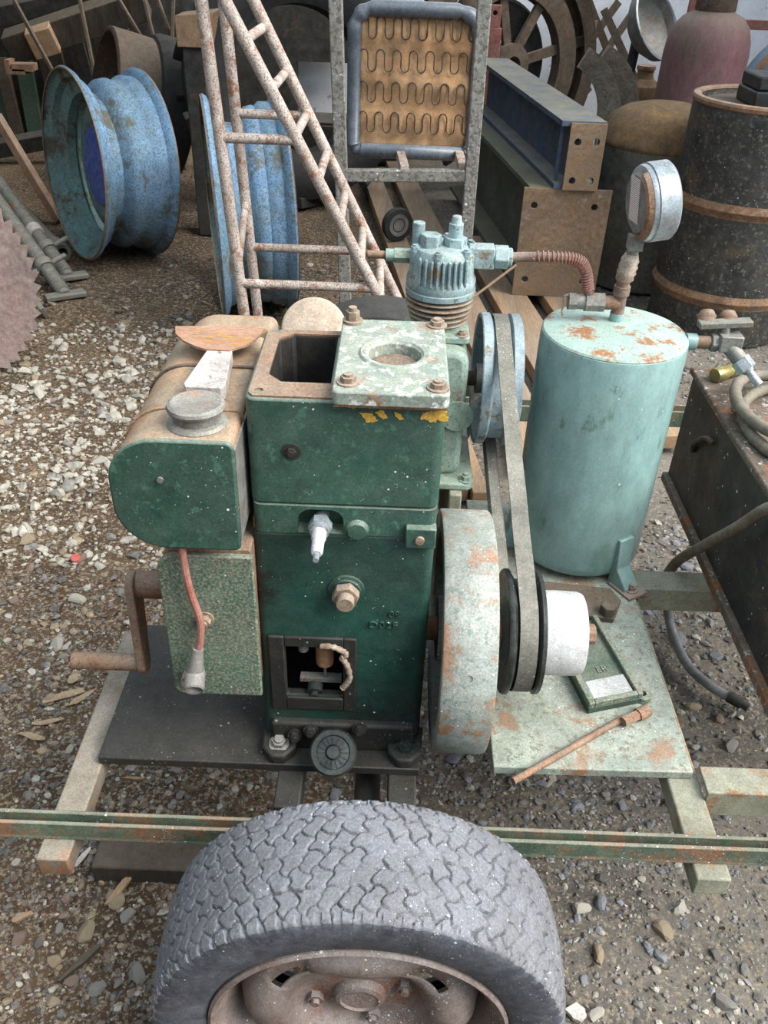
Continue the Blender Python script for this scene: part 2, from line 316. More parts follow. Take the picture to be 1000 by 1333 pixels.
def smooth_path(pts, k=6):
    P = [Vector(p) for p in pts]; out = []
    for i in range(len(P) - 1):
        p0 = P[max(i - 1, 0)]; p1 = P[i]; p2 = P[i + 1]; p3 = P[min(i + 2, len(P) - 1)]
        for j in range(k):
            t = j / k; out.append(.5 * ((2 * p1) + (p2 - p0) * t + (2 * p0 - 5 * p1 + 4 * p2 - p3) * t * t + (3 * p1 - p0 - 3 * p2 + p3) * t ** 3))
    out.append(P[-1]); return out
def circ(c, u, v_, r, n=24): c, u, v_ = map(Vector, (c, u, v_)); return [c + u * math.cos(2 * math.pi * i / n) * r + v_ * math.sin(2 * math.pi * i / n) * r for i in range(n)]
def letters(name, body, size, loc, ux, uy, depth, m_, parent):
    cu = D.curves.new(name, 'FONT'); cu.body = body; cu.size = size; cu.extrude = depth; cu.resolution_u = 3
    t = D.objects.new('t', cu); C.objects.link(t); dg = bpy.context.evaluated_depsgraph_get(); dg.update()
    me = D.meshes.new_from_object(t.evaluated_get(dg)); D.objects.remove(t)
    ux, uy = Vector(ux), Vector(uy); n = ux.cross(uy); org = ORG[parent]
    for v_ in me.vertices: c = v_.co.copy(); v_.co = Vector(loc) + ux * c.x + uy * c.y + n * c.z - org
    me.materials.clear(); me.materials.append(M[m_]); o = D.objects.new(name, me); C.objects.link(o); o.parent = parent; ORG[o] = org; return o
def hexbolt(mb, p, d, r, h, washer=True):
    p, d = Vector(p), Vector(d).normalized()
    if washer: mb.cyl(p, p + d * h * .25, r * 1.45, n=18)
    mb.cyl(p, p + d * h, r, n=6); mb.cyl(p + d * h, p + d * h * 1.35, r * .6, n=10); return mb


# ------------------------------------------------------------------ the setting: dirt floor, walls, roof
def ground_h(x, y):
    from mathutils import noise as nz
    h = .018 * nz.noise(Vector((x * 1.3, y * 1.3, 0))) + .008 * nz.noise(Vector((x * 6, y * 6, 3))) + .004 * nz.noise(Vector((x * 19, y * 19, 5)))
    return h - .012
def floor_mat():
    mt = D.materials.new('dirt_and_gravel'); mt.use_nodes = True; nt = mt.node_tree; N = nt.nodes; L = nt.links; b = N['Principled BSDF']
    tc = N.new('ShaderNodeTexCoord')
    def noise(s, d=8, r=.7):
        n = N.new('ShaderNodeTexNoise'); n.inputs['Scale'].default_value = s; n.inputs['Detail'].default_value = d; n.inputs['Roughness'].default_value = r
        L.new(tc.outputs['Object'], n.inputs[0]); return n.outputs[0]
    def rng(src, a, c):
        r = N.new('ShaderNodeMapRange'); r.inputs[1].default_value = a; r.inputs[2].default_value = c; L.new(src, r.inputs[0]); return r.outputs[0]
    def mix(f, a, c):
        x = N.new('ShaderNodeMix'); x.data_type = 'RGBA'; L.new(f, x.inputs[0])
        for s_, i in ((a, 6), (c, 7)):
            if isinstance(s_, tuple): x.inputs[i].default_value = s_
            else: L.new(s_, x.inputs[i])
        return x.outputs[2]
    sx = N.new('ShaderNodeSeparateXYZ'); L.new(tc.outputs['Object'], sx.inputs[0])
    soil = mix(rng(noise(3), .38, .62), S(100, 80, 60), S(68, 55, 43))
    grit = mix(rng(noise(3.5), .38, .62), S(128, 122, 114), S(94, 90, 85))
    side = N.new('ShaderNodeMath'); side.operation = 'ADD'; L.new(sx.outputs[0], side.inputs[0])
    nm = N.new('ShaderNodeMath'); nm.operation = 'MULTIPLY'; nm.inputs[1].default_value = .8; L.new(noise(1.7, 4), nm.inputs[0]); L.new(nm.outputs[0], side.inputs[1])
    col = mix(rng(side.outputs[0], .25, .75), soil, grit)
    col = mix(rng(noise(70, 4), .5, .62), col, S(142, 130, 114))
    col = mix(rng(noise(140, 5), .55, .68), col, S(164, 154, 140))
    col = mix(rng(noise(45, 3), .6, .66), col, S(56, 48, 40))
    L.new(col, b.inputs[0]); b.inputs['Roughness'].default_value = .97; b.inputs['Specular IOR Level'].default_value = .2
    bp = N.new('ShaderNodeBump'); bp.inputs['Strength'].default_value = .8; bp.inputs['Distance'].default_value = .012
    L.new(noise(55, 9, .75), bp.inputs['Height']); L.new(bp.outputs[0], b.inputs['Normal'])
    return mt
def make_floor():
    vs = []; fs = []
    xs = [-4.5 + i * .25 for i in range(11)] + [-1.9 + .025 * i for i in range(1, 150)] + [1.9 + i * .25 for i in range(0, 12)]
    ys = [-3 + i * .3 for i in range(10)] + [.02 + .025 * i for i in range(180)] + [4.6 + i * .2 for i in range(13)]
    for y in ys:
        for x in xs: vs.append((x, y, ground_h(x, y)))
    k = len(xs)
    for j in range(len(ys) - 1):
        for i in range(k - 1): fs.append((j * k + i, j * k + i + 1, (j + 1) * k + i + 1, (j + 1) * k + i))
    mb = MB(); mb.add(vs, fs); build('floor', mb, floor_mat(), kind='structure', smooth=80)
make_floor()
for nm_, b_ in (('wall_back', (-4.5, 4.65, 6.9, 7.1, -.1, 3.1)), ('wall_left', (-4.7, -4.5, -2.6, 7.1, -.1, 3.1)), ('wall_right', (4.65, 4.85, 3.0, 7.1, -.1, 3.1)), ('wall_front_blocker', (-4.7, 1.2, -2.8, -2.6, -.1, 3.1))):
    mb = MB(); mb.box(*b_); build(nm_, mb, 'wall' if nm_ in ('wall_back', 'wall_right') else 'boards', kind='structure')  # unseen dark-boarded front wall and left extension, added to hold back light
mb = MB()                                                                     # roof sheets, with a gap added above the back wall to brighten it
mb.box(-4.7, 4.85, 3.3, 4.6, 3.1, 3.18); mb.box(-4.7, -1.2, 4.6, 7.1, 3.1, 3.18); mb.box(3.6, 4.85, 4.6, 7.1, 3.1, 3.18); mb.box(-1.2, 3.6, 6.95, 7.1, 3.1, 3.18)
build('ceiling', mb, 'roof', kind='structure')

# ------------------------------------------------------------------ trailer
TR = thing('trailer', 'two-wheeled steel trailer with rusty green beams carrying the engine and compressor', 'trailer', (0, 1.4, 0))
def channel(y0, y1, x0, x1, z0, z1, t=.006):
    mb = MB(); mb.box(x0, x1, y0, y1, z0, z0 + t); mb.box(x0, x1, y0, y0 + t, z0 + t, z1); mb.box(x0, x1, y1 - t, y1, z0 + t, z1 - .006); return mb
build('side_beam', channel(.732, .760, -.95, 1.0, .3525, .388), 'beam', TR, bevel=.0015, label='green channel beam flecked with white and rust behind the near tyre')
build('side_beam', channel(2.02, 2.075, -.36, .95, .356, .402), 'beam', TR, bevel=.0015)
def boxrail(x0, x1, y0, y1, z0, z1): mb = MB(); mb.box(x0, x1, y0, y1, z0, z1); return mb
build('cross_rail', boxrail(-.472, -.426, .700, 1.17, .315, .352), 'rail', TR, bevel=.003)
build('cross_rail', boxrail(.462, .512, .708, 2.10, .315, .352), 'railgreen', TR, bevel=.003)
build('cross_rail', boxrail(.022, .066, .70, 2.10, .30, .352), 'black', TR, bevel=.003)
build('cross_rail', boxrail(-.15, -.11, .80, 2.10, .30, .352), 'black', TR, bevel=.003)
mb = MB(); mb.box(.512, 1.12, .842, .893, .363, .369); mb.box(.512, 1.12, .842, .848, .315, .363); build('outrigger_beam', mb, 'railgreen', TR, bevel=.0015)
mb = MB(); mb.box(.512, 1.12, 1.325, 1.385, .363, .369); mb.box(.512, 1.12, 1.325, 1.331, .315, .363); build('outrigger_beam', mb, 'railgreen', TR, bevel=.0015)
# plates
mb = MB(); mb.box(-.43, .07, .866, 1.17, .3522, .368); build('engine_plate', mb, 'black', TR, bevel=.002, label='oily black steel plate under the engine')
mb = MB(); mb.prism([(.186, .876), (.5, .88), (.5, 1.62), (.186, 1.62)], (0, 0, .3522), (1, 0, 0), (0, 1, 0), (0, 0, .0168)); build('receiver_plate', mb, 'plate', TR, bevel=.002, label='pale green plate scabbed with rust under the air receiver')
# axle
mb = MB(); mb.cyl((-.01, .62, .275), (-.01, 2.24, .285), .021, n=16); build('axle', mb, 'black', TR)
mb = MB()
for x in (.022, .066): mb.box(x - .004, x + .004, .66, .72, .25, .305)
build('axle_bracket', mb, 'black', TR)

def hexd(u, v_):
    """distance to the nearest edge of a hexagon cell, unit cells"""
    best = []
    sx, sy = 1.0, math.sqrt(3)
    for ox, oy in ((0, 0), (.5, sy / 2)):
        a = round((u - ox) / sx) * sx + ox; b = round((v_ - oy) / sy) * sy + oy
        for da in (-1, 0, 1):
            best.append((u - a - da) ** 2 + (v_ - b) ** 2)
    best.sort(); d0, d1 = math.sqrt(best[0]), math.sqrt(best[1]); return (d1 - d0) / 2
def tyre(parent, cx, cy, cz, R, W, sgn, fine):
    """cy = middle of the tread; the outer side faces sgn*Y"""
    hw = W / 2
    # cross-section from outer bead over the tread to the inner bead: (half-width offset, radius)
    sec = [(-.78, .700), (-.86, .706), (-.95, .745), (-.99, .82), (-1.0, .88), (-.985, .93), (-.97, .958)]
    nt_ = 90 if fine else 8
    tread = [(-.93 + 1.86 * i / nt_) for i in range(nt_ + 1)]
    prof = [(a * hw, r * R) for a, r in sec]
    k0 = len(prof)
    for a in tread: prof.append((a * hw, R * (1 - .030 * abs(a / .93) ** 3)))
    k1 = len(prof)
    prof += [(-a * hw, r * R) for a, r in reversed(sec)]
    n = 1080 if fine else 64
    vs = []; cell = .026
    from mathutils import noise as nz
    per = 2 * math.pi * R; nc = round(per / cell); cu = per / nc
    for j, (o, r) in enumerate(prof):
        for i in range(n):
            a = 2 * math.pi * i / n; rr = r
            if fine and k0 <= j < k1 and math.sin(a) > -.5:
                u = (i / n) * nc; v_ = o / cu + .3
                d = hexd(u + .16 * math.sin(v_ * 6.5 + u * .7), v_ * .95 + .10 * math.sin(u * 6.3))
                g = 1 if d < .022 else max(0, 1 - (d - .022) / .045)
                k = nz.noise(Vector((u * .9, v_ * .9, 2.0))); wear = max(.25, min(1, .75 + 1.3 * k))
                rr -= g * .0046 * wear
                rr += .0005 * nz.noise(Vector((u * 2.3, v_ * 2.3, 7)))
            if fine and (k0 - 2 <= j < k0 + 5 or k1 - 5 <= j < k1 + 2): rr -= .0022 * (1 if (i // 5) % 3 == 0 else 0)
            vs.append((cx + rr * math.cos(a), cy + o, cz + rr * math.sin(a)))
    fs = []
    for j in range(len(prof) - 1):
        for i in range(n): i2 = (i + 1) % n; fs.append((j * n + i, j * n + i2, (j + 1) * n + i2, (j + 1) * n + i))
    mb = MB(); mb.add(vs, fs); o_ = build('tyre', mb, ['rubber', 'rubberside'] if fine else 'rubberdark', parent, smooth=50)
    if fine:
        for f_ in o_.data.polygons:
            if abs(f_.center.y + ORG[o_].y - cy) > .96 * hw or (f_.center.xz - Vector((cx - ORG[o_].x, cz - ORG[o_].z))).length < .94 * R: f_.material_index = 1
    return o_
def trailer_wheel(cx, cy, cz, R, W, sgn, fine, lab):
    ty = tyre(TR, cx, cy, cz, R, W, sgn, fine); ty['label'] = lab
    hw = W / 2; f = Vector((cx, cy + sgn * hw * .88, cz)); ax = Vector((0, sgn, 0))
    mb = MB(); Rr = .194
    mb.lathe(f, ax, [(Rr, -.004), (Rr, .004), (Rr - .004, .007), (Rr - .010, .003), (Rr - .016, -.012), (Rr - .022, -.035), (Rr - .034, -.055), (Rr - .036, -.10), (Rr - .02, -.115), (Rr, -.118), (Rr, -.112), (Rr - .012, -.09), (Rr - .012, -.03)], 64, closed=True)
    rim = build('wheel_rim', mb, 'wheel', TR)
    if not fine: return
    # pressed disc with four lobes of raised ring and slots, hub cup and nuts
    n = 96; prof = [(.162, -.060), (.159, -.036), (.152, -.014), (.138, -.003), (.116, .000), (.096, -.008), (.086, -.024), (.074, -.034), (.060, -.036), (.046, -.034), (.034, -.030), (.004, -.030)]
    vs = []; u, v_, d = frame_of(ax)
    for (r, h) in prof:
        for i in range(n):
            a = 2 * math.pi * i / n; s4 = math.cos(4 * a); hh = h; r2 = r
            if .09 < r < .145: hh += .007 * s4
            if r >= .136: r2 = r - .004 * (1 - s4)
            vs.append(f + d * (hh - .013) + u * math.cos(a) * r2 + v_ * math.sin(a) * r2)
    fs = []
    for j in range(len(prof) - 1):
        for i in range(n):
            a = 2 * math.pi * (i + .5) / n; ph = (4 * a) % (2 * math.pi)
            if j == 3 and abs(ph - math.pi) < .95: continue
            i2 = (i + 1) % n; fs.append((j * n + i, j * n + i2, (j + 1) * n + i2, (j + 1) * n + i))
    mb = MB(); mb.add(vs, fs); dsk = build('wheel_disc', mb, 'wheel', TR, smooth=50, label='rusty pressed steel wheel centre with four slots')
    md = dsk.modifiers.new('thick', 'SOLIDIFY'); md.thickness = .003; md.offset = -1
    for i in range(4):
        a = i * math.pi / 2 + .3; p = f + d * -.054 + u * math.cos(a) * .062 + v_ * math.sin(a) * .062
        mb = MB(); mb.cyl(p, p + d * .014, .011, n=6); mb.cyl(p + d * .014, p + d * .02, .006, n=10); build('lug_nut', mb, 'wheel', dsk)
    mb = MB(); mb.lathe(f + d * -.044, ax, [(.036, 0), (.036, .004), (.032, .010), (.026, .012), (.024, .009), (.001, .009)], 32); build('hub_cap', mb, 'wheel', dsk)
trailer_wheel(-.008, .604, .272, .272, .168, -1, True, 'near trailer tyre with worn hexagon tread dusted white')
trailer_wheel(-.025, 2.27, .287, .287, .165, 1, False, 'far trailer tyre behind the engine')

# ------------------------------------------------------------------ engine
EN = thing('stationary_engine', 'green single cylinder stationary engine with open top and side flywheel on the trailer', 'engine', (-.05, 1.01, .368))
X0, X1, Y0, Y1 = -.172, .070, .910, 1.118
Z_B, Z_S2, Z_S, Z_T = .368, .785, .830, .980
mb = MB(); mb.prism(rrect(X0, X1, Y0, Y1, (.014, .014, .014, .014)), (0, 0, Z_S), (1, 0, 0), (0, 1, 0), (0, 0, Z_T - Z_S))
ub = build('water_hopper', mb, ['green', 'rust'], EN, bevel=.003, label='green upper block with a rusty rim round its open top')
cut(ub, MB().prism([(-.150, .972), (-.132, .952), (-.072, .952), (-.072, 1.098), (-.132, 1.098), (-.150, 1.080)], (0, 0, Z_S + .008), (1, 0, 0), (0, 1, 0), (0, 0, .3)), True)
mb = MB(); mb.cyl((-.10, .99, Z_S + .006), (-.10, .99, Z_S + .075), .008, n=10); hexbolt(mb, (-.10, .99, Z_S + .07), (0, 0, 1), .009, .01); build('stud', mb, 'bolt', EN)
mb = MB(); mb.prism([(-.150, .972), (-.132, .952), (-.066, .952), (-.066, Y0 + .004), (X0 + .010, Y0 + .004), (X0 + .004, Y0 + .012), (X0 + .004, Y1 - .01), (-.066, Y1 - .006), (-.066, 1.098), (-.132, 1.098), (-.150, 1.080)], (0, 0, Z_T - .0005), (1, 0, 0), (0, 1, 0), (0, 0, .003))
rimo = build('hopper_rim', mb, 'rust', EN)
for p in ((-.156, .928), (-.158, 1.105)): cut(rimo, MB().cyl((p[0], p[1], Z_T - .02), (p[0], p[1], Z_T + .02), .0055, n=14))
# middle section between two joints
mb = MB(); mb.prism(rrect(X0 + .002, X1 - .001, Y0 - .002, Y1, (.012,) * 4), (0, 0, Z_S2), (1, 0, 0), (0, 1, 0), (0, 0, Z_S - Z_S2 - .0015)); chd = build('cylinder_head', mb, 'green', EN)
# crankcase, hollow, with an open window
mb = MB(); mb.prism(rrect(X0 - .002, X1 - .001, Y0, Y1, (.014,) * 4), (0, 0, Z_B + .004), (1, 0, 0), (0, 1, 0), (0, 0, Z_S2 - Z_B - .006))
cc = build('crankcase', mb, 'greenlow', EN, bevel=.003, label='oily dark green crankcase with a square open window')
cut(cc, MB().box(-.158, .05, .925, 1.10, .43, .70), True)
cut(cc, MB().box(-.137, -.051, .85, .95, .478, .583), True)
for q in ((-.16, -.137, .452, .602), (-.051, -.032, .452, .602)):
    mb = MB(); mb.box(q[0], q[1], .9035, .9095, q[2], q[3]); build('window_flange', mb, 'black', EN, bevel=.002)
for q in ((-.137, -.051, .583, .602), (-.137, -.051, .452, .478)):
    mb = MB(); mb.box(q[0], q[1], .9035, .9095, q[2], q[3]); build('window_flange', mb, 'black', EN, bevel=.002)
# things in the window
mb = MB(); mb.cyl((-.080, .928, .580), (-.080, .928, .532), .0145, .0135, 18); build('brass_guide', mb, 'rustorange', EN)
mb = MB(); mb.cyl((-.080, .928, .534), (-.080, .928, .50), .0022, n=8); mb.box(-.118, -.055, .924, .938, .492, .499); build('tappet', mb, 'greymetal', EN)
mb = MB(); mb.cyl((-.112, .928, .58), (-.112, .928, .556), .008, n=12); build('plunger', mb, 'greymetal', EN)
mb = MB(); mb.cyl((-.095, .925, .486), (-.095, .912, .482), .012, n=18); mb.cyl((-.095, .912, .482), (-.095, .906, .48), .006, n=10); build('oil_nut', mb, 'blackgloss', EN)
g = smooth_path([(-.085, .902, .588), (-.068, .900, .590), (-.052, .900, .582), (-.047, .900, .575), (-.053, .900, .568), (-.046, .900, .555), (-.041, .900, .53), (-.046, .901, .515), (-.052, .902, .505)], 5)
mb = MB(); mb.tube(g, [.003 + .0022 * abs(math.sin(i * 1.3)) for i in range(len(g))], 6); build('torn_gasket', mb, 'tape', EN, smooth=60, label='torn pale gasket hanging at the window edge')
# feet, sill and oil filler
for x in (-.150, .046):
    mb = MB(); mb.prism([(-.030, .03), (.030, .03), (.026, -.022), (.010, -.040), (-.010, -.040), (-.026, -.022)], (x, Y0 - .004, Z_B), (1, 0, 0), (0, 1, 0), (0, 0, .020)); ft = build('mounting_foot', mb, 'black', EN, bevel=.004)
    mb = MB(); hexbolt(mb, (x, Y0 - .020, Z_B + .019), (0, -.15, 1), .011, .011); build('foot_bolt', mb, 'blackgloss' if x > 0 else 'greymetal', ft)
mb = MB(); mb.box(X0 + .01, X1 - .01, Y0 - .012, Y0 + .01, Z_B, Z_B + .058); build('crankcase_sill', mb, 'black', EN, bevel=.005)
cd_ = Vector((0, -.60, .80)); cc0 = Vector((-.063, .860, .408))
mb = MB(); mb.tube([cc0 - cd_ * .006, cc0 - cd_ * .016 + Vector((0, .004, .002)), (-.063, .890, .394), (-.063, .912, .394)], .018, 16); build('oil_filler_neck', mb, 'black', EN)
mb = MB(); mb.lathe(cc0, cd_, [(.034, -.008), (.036, -.006), (.036, .006), (.033, .010), (.026, .010), (.024, .008), (.012, .009), (.009, .014), (.001, .014)], 40); oc = build('oil_filler_cap', mb, 'blackgloss', EN, label='round black ribbed oil filler cap')
u, v_, d = frame_of(cd_)
for i in range(16):
    a = 2 * math.pi * i / 16; e = u * math.cos(a) + v_ * math.sin(a); mb = MB(); mb.bar(cc0 + e * .013 + d * .0095, cc0 + e * .023 + d * .0095, .0022, .003, d); build('rib', mb, 'blackgloss', oc, smooth=0)
for p in ((-.10, .892, .42), (-.125, .894, .405), (-.025, .895, .425)):
    mb = MB(); hexbolt(mb, p, (0, -1, .2), .008, .010); build('nut', mb, 'black', EN)
# spark plug
P0 = Vector((-.082, Y0 - .002, .803)); dd = Vector((0, -1, -.06)).normalized()
cut(chd, MB().prism(rrect(-.112, -.052, .787, .824, (.003, .003, .018, .018)), (0, Y0 - .02, 0), (1, 0, 0), (0, 0, 1), (0, .040, 0)))      # the plug sits in a real recess
mb = MB(); mb.cyl(P0 - dd * .026, P0, .010, n=16); mb.cyl(P0, P0 + dd * .012, .0155, n=6); mb.cyl(P0 + dd * .012, P0 + dd * .020, .0125, n=18); sp = build('spark_plug', mb, 'steel', EN)
mb = MB(); mb.lathe(P0, dd, [(.0095, .018), (.0095, .032), (.008, .036), (.0078, .058), (.006, .062), (.001, .062)], 20); build('insulator', mb, 'ceramic', sp, label='white ceramic plug insulator')
mb = MB(); mb.cyl(P0 + dd * .062, P0 + dd * .074, .0038, n=10); build('terminal', mb, 'steel', sp)
# bosses, bolts
mb = MB(); mb.lathe((-.034, Y0 + .002, .795), (0, -1, 0), [(.0155, 0), (.0155, .007), (.012, .011), (.001, .0115)], 28); build('core_plug', mb, 'green', EN)
mb = MB(); mb.box(.029, .069, Y0 - .012, Y0 + .005, .774, .806); lug = build('lug', mb, 'green', EN, bevel=.002)
mb = MB(); mb.cyl((.048, Y0 - .012, .789), (.048, Y0 - .016, .789), .006, n=12); build('lug_screw', mb, 'bolt', lug)
mb = MB(); mb.lathe((-.048, Y0 + .001, .690), (0, -1, 0), [(.026, 0), (.025, .004), (.021, .005), (.020, .008), (.001, .008)], 32); bs_ = build('boss', mb, 'greenlow', EN)
mb = MB(); mb.cyl((-.048, Y0 - .007, .690), (-.048, Y0 - .020, .690), .0195, n=6, ph=.2); mb.cyl((-.048, Y0 - .020, .690), (-.048, Y0 - .034, .690), .0125, n=16); build('hex_plug', mb, 'bolt', bs_, bevel=.0015, label='rusty hexagon plug')
mb = MB(); mb.cyl((-.117, Y0 + .001, .909), (-.117, Y0 - .002, .909), .0115, n=20); hexbolt(mb, (-.117, Y0 - .001, .909), (0, -1, 0), .0065, .006, False); build('screw', mb, 'black', EN)
letters('cast_lettering', '09', .016, (.012, Y0 - .0005, .643), (1, 0, 0), (0, 0, 1), .0016, 'greenlow', EN)
letters('cast_lettering', 'D02F', .0165, (-.016, Y0 - .0005, .622), (1.15, 0, 0), (0, 0, 1), .0016, 'greenlow', EN)
# yellow flecks of old paint under the cover plate
for pts in ([(468, 531), (486, 533), (492, 543), (478, 544)], [(487, 531), (498, 528), (504, 538), (500, 541), (492, 536)], [(513, 531), (522, 533), (527, 542), (519, 541)], [(548, 541), (550, 532), (560, 530), (572, 528), (582, 530), (583, 543), (570, 542), (562, 545), (555, 541)], [(437, 520), (462, 523), (461, 527), (447, 524)]):
    P = [PY(x, y + 5, Y0) for x, y in pts]; P = [Vector((p.x, min(p.z, Z_T - .003))) for p in P]; Q = []
    for i_ in range(len(P)):
        a_, b_ = P[i_], P[(i_ + 1) % len(P)]
        for k_ in range(4): Q.append(a_.lerp(b_, k_ / 4) + Vector((random.uniform(-1, 1), random.uniform(-1, 1))) * .0013)
    P = [(q_.x, min(q_.y, Z_T - .0025)) for q_ in Q]
    mb = MB(); mb.prism(P, (0, Y0 - .0008, 0), (1, 0, 0), (0, 0, 1), (0, .001, 0)); build('paint_fleck', mb, 'yellow', EN, smooth=0)
# cover plate with round neck
mb = MB(); mb.prism(rrect(-.066, .072, .893, 1.112, (.008, .01, .01, .008)), (0, 0, Z_T + .0035), (1, 0, 0), (0, 1, 0), (0, 0, .018))
cp = build('cover_plate', mb, 'cover', EN, bevel=.003, label='pale worn cover plate with a round opening')
cut(cp, MB().cyl((.006, 1.003, Z_T - .02), (.006, 1.003, Z_T + .05), .0335, n=40))
mb = MB(); mb.box(-.064, .070, .897, 1.110, Z_T, Z_T + .0035); gk = build('gasket', mb, 'rustorange', EN)
mb = MB(); mb.lathe((.006, 1.003, Z_T + .0215), (0, 0, 1), [(.0345, -.016), (.0335, -.002), (.037, .002), (.043, .003), (.046, 0), (.046, -.002), (.0365, -.016)], 48, closed=True); build('neck_ring', mb, 'cover', EN)
mb = MB(); mb.lathe((.006, 1.003, Z_T + .004), (0, 0, 1), [(.034, 0), (.03, .004), (.018, .006), (.001, .005)], 30); build('nest', mb, 'chaff', EN, label='brown chaff plugging the round opening')
for p, h in (((-.052, 1.100), .016), ((-.048, .918), .009), ((.058, .912), .008), ((.062, 1.098), .008)):
    mb = MB(); hexbolt(mb, (p[0], p[1], Z_T + .0213), (0, 0, 1), .0095, h); build('cover_bolt', mb, 'bolt', cp)
# flywheel, pulley and drum on one shaft
AX = Vector((0, 1.012, .531))
mb = MB(); mb.cyl(AX + Vector((.05, 0, 0)), AX + Vector((.31, 0, 0)), .019, n=20); build('crankshaft', mb, 'rustorange', EN)
mb = MB(); mb.lathe(AX, (1, 0, 0), [(.188, .088), (.190, .091), (.190, .161), (.188, .164), (.160, .164), (.156, .160), (.154, .138), (.060, .132), (.050, .160), (.020, .160), (.020, .090), (.050, .090), (.060, .120), (.154, .114), (.156, .092), (.160, .088)], 80, closed=True)
fl = build('flywheel', mb, 'flyw', EN, label='heavy pale rust-spotted flywheel beside the engine')
cut(fl, MB().cyl(AX + Vector((.125, -.188 * .93, .188 * .37)) * 1.0, AX + Vector((.125, -.21 * .93, .21 * .37)), .0055, n=12))
mb = MB(); mb.cyl(AX + Vector((.160, 0, 0)), AX + Vector((.189, 0, 0)), .030, n=24); build('hub', mb, 'rustorange', EN)
mb = MB(); mb.lathe(AX, (1, 0, 0), [(.097, .192), (.099, .195), (.099, .200), (.088, .2065), (.083, .208), (.083, .2355), (.088, .237), (.097, .242), (.097, .248), (.085, .250), (.060, .246), (.024, .246), (.024, .190), (.045, .188), (.055, .197), (.085, .196)], 64, closed=True)
build('drive_pulley', mb, 'blackgloss', EN, label='dark grooved drive pulley')
mb = MB(); mb.lathe(AX, (1, 0, 0), [(.060, .248), (.066, .250), (.067, .275), (.066, .310), (.063, .317), (.058, .317), (.056, .302), (.022, .300), (.022, .250)], 56, closed=True); build('drive_drum', mb, 'white', EN, label='white dusted drum on the shaft end')
mb = MB(); mb.cyl(AX + Vector((.295, 0, 0)), AX + Vector((.340, 0, 0)), .016, n=8); build('shaft_end', mb, 'rust', EN)
# fuel tank, left side
FX0, FX1, FZ0, FZ1, FY0, FY1 = -.330, -.180, .792, .946, .862, 1.20
prof = rrect(FX0, FX1, FZ0, FZ1, (.062, .008, .010, .060), 10)
mb = MB(); mb.prism(prof, (0, FY0 + .002, 0), (1, 0, 0), (0, 0, 1), (0, FY1 - FY0, 0)); tk = build('fuel_tank', mb, 'rusttank', EN, bevel=.003, label='rusty topped fuel tank with green end')
mb = MB(); mb.prism(rrect(FX0 - .002, FX1 + .002, FZ0 - .002, FZ1 + .002, (.063, .009, .011, .061), 10), (0, FY0 - .004, 0), (1, 0, 0), (0, 0, 1), (0, .007, 0)); build('end_cap', mb, 'green', tk, bevel=.003, label='dark green tank end')
mb = MB(); mb.box(FX1 - .001, FX1 + .0025, FY0 + .003, FY1, FZ0 + .01, FZ1 - .012); build('side_panel', mb, 'greymetal', tk)
for y, t in ((.936, .004), (1.058, .006)):
    mb = MB(); mb.prism(rrect(FX0 - .003, FX1 + .002, FZ0 - .003, FZ1 + .003, (.064, .009, .011, .062), 10), (0, y, 0), (1, 0, 0), (0, 0, 1), (0, t, 0)); build('strap', mb, 'rustdark' if t > .005 else 'rusttank', tk, bevel=.001)
mb = MB(); mb.prism(rrect(FX0 + .025, FX1 + .012, FZ0, FZ1 + .014, (.05, .008, .014, .05), 8), (0, FY1 - .035, 0), (1, 0, 0), (0, 0, 1), (0, .05, 0)); build('rear_cap', mb, 'rusttank', tk, bevel=.008, segs=3)
mb = MB(); mb.lathe((-.229, .908, FZ1 + .001), (0, 0, 1), [(.037, 0), (.034, .0035), (.028, .005)], 36); build('filler_collar', mb, 'greymetal', tk)
mb = MB(); mb.lathe((-.229, .908, FZ1 + .006), (0, 0, 1), [(.0285, 0), (.0285, .010), (.034, .013), (.0355, .0165), (.034, .020), (.030, .0215), (.028, .0205), (.001, .0205)], 48); build('filler_cap', mb, 'greymetal', tk, label='round grey screw cap')
mb = MB(); mb.cyl((-.268, FY0 - .005, .895), (-.268, FY0 - .008, .895), .004, n=10); build('rivet', mb, 'greymetal', tk)
# bracket and magneto cover below the tank
mb = MB(); mb.prism(rrect(-.292, -.172, .515, .770, (.02, .004, .004, .028), 6), (0, .888, 0), (1, 0, 0), (0, 0, 1), (0, .20, 0)); bx = build('side_housing', mb, 'rust', EN, bevel=.002)
mb = MB(); mb.prism(rrect(-.296, -.169, .506, .764, (.014, .003, .003, .026), 6), (0, .878, 0), (1, 0, 0), (0, 0, 1), (0, .010, 0)); fp = build('housing_cover', mb, 'greendusty', bx, bevel=.002, label='freckled green cover plate under the fuel tank')
mb = MB(); hexbolt(mb, (-.240, .879, .655), (0, -1, 0), .009, .012); build('cover_nut', mb, 'bolt', bx)
mb = MB(); mb.box(-.172, -.165, .92, 1.10, .60, .80); build('bracket', mb, 'rustorange', EN)
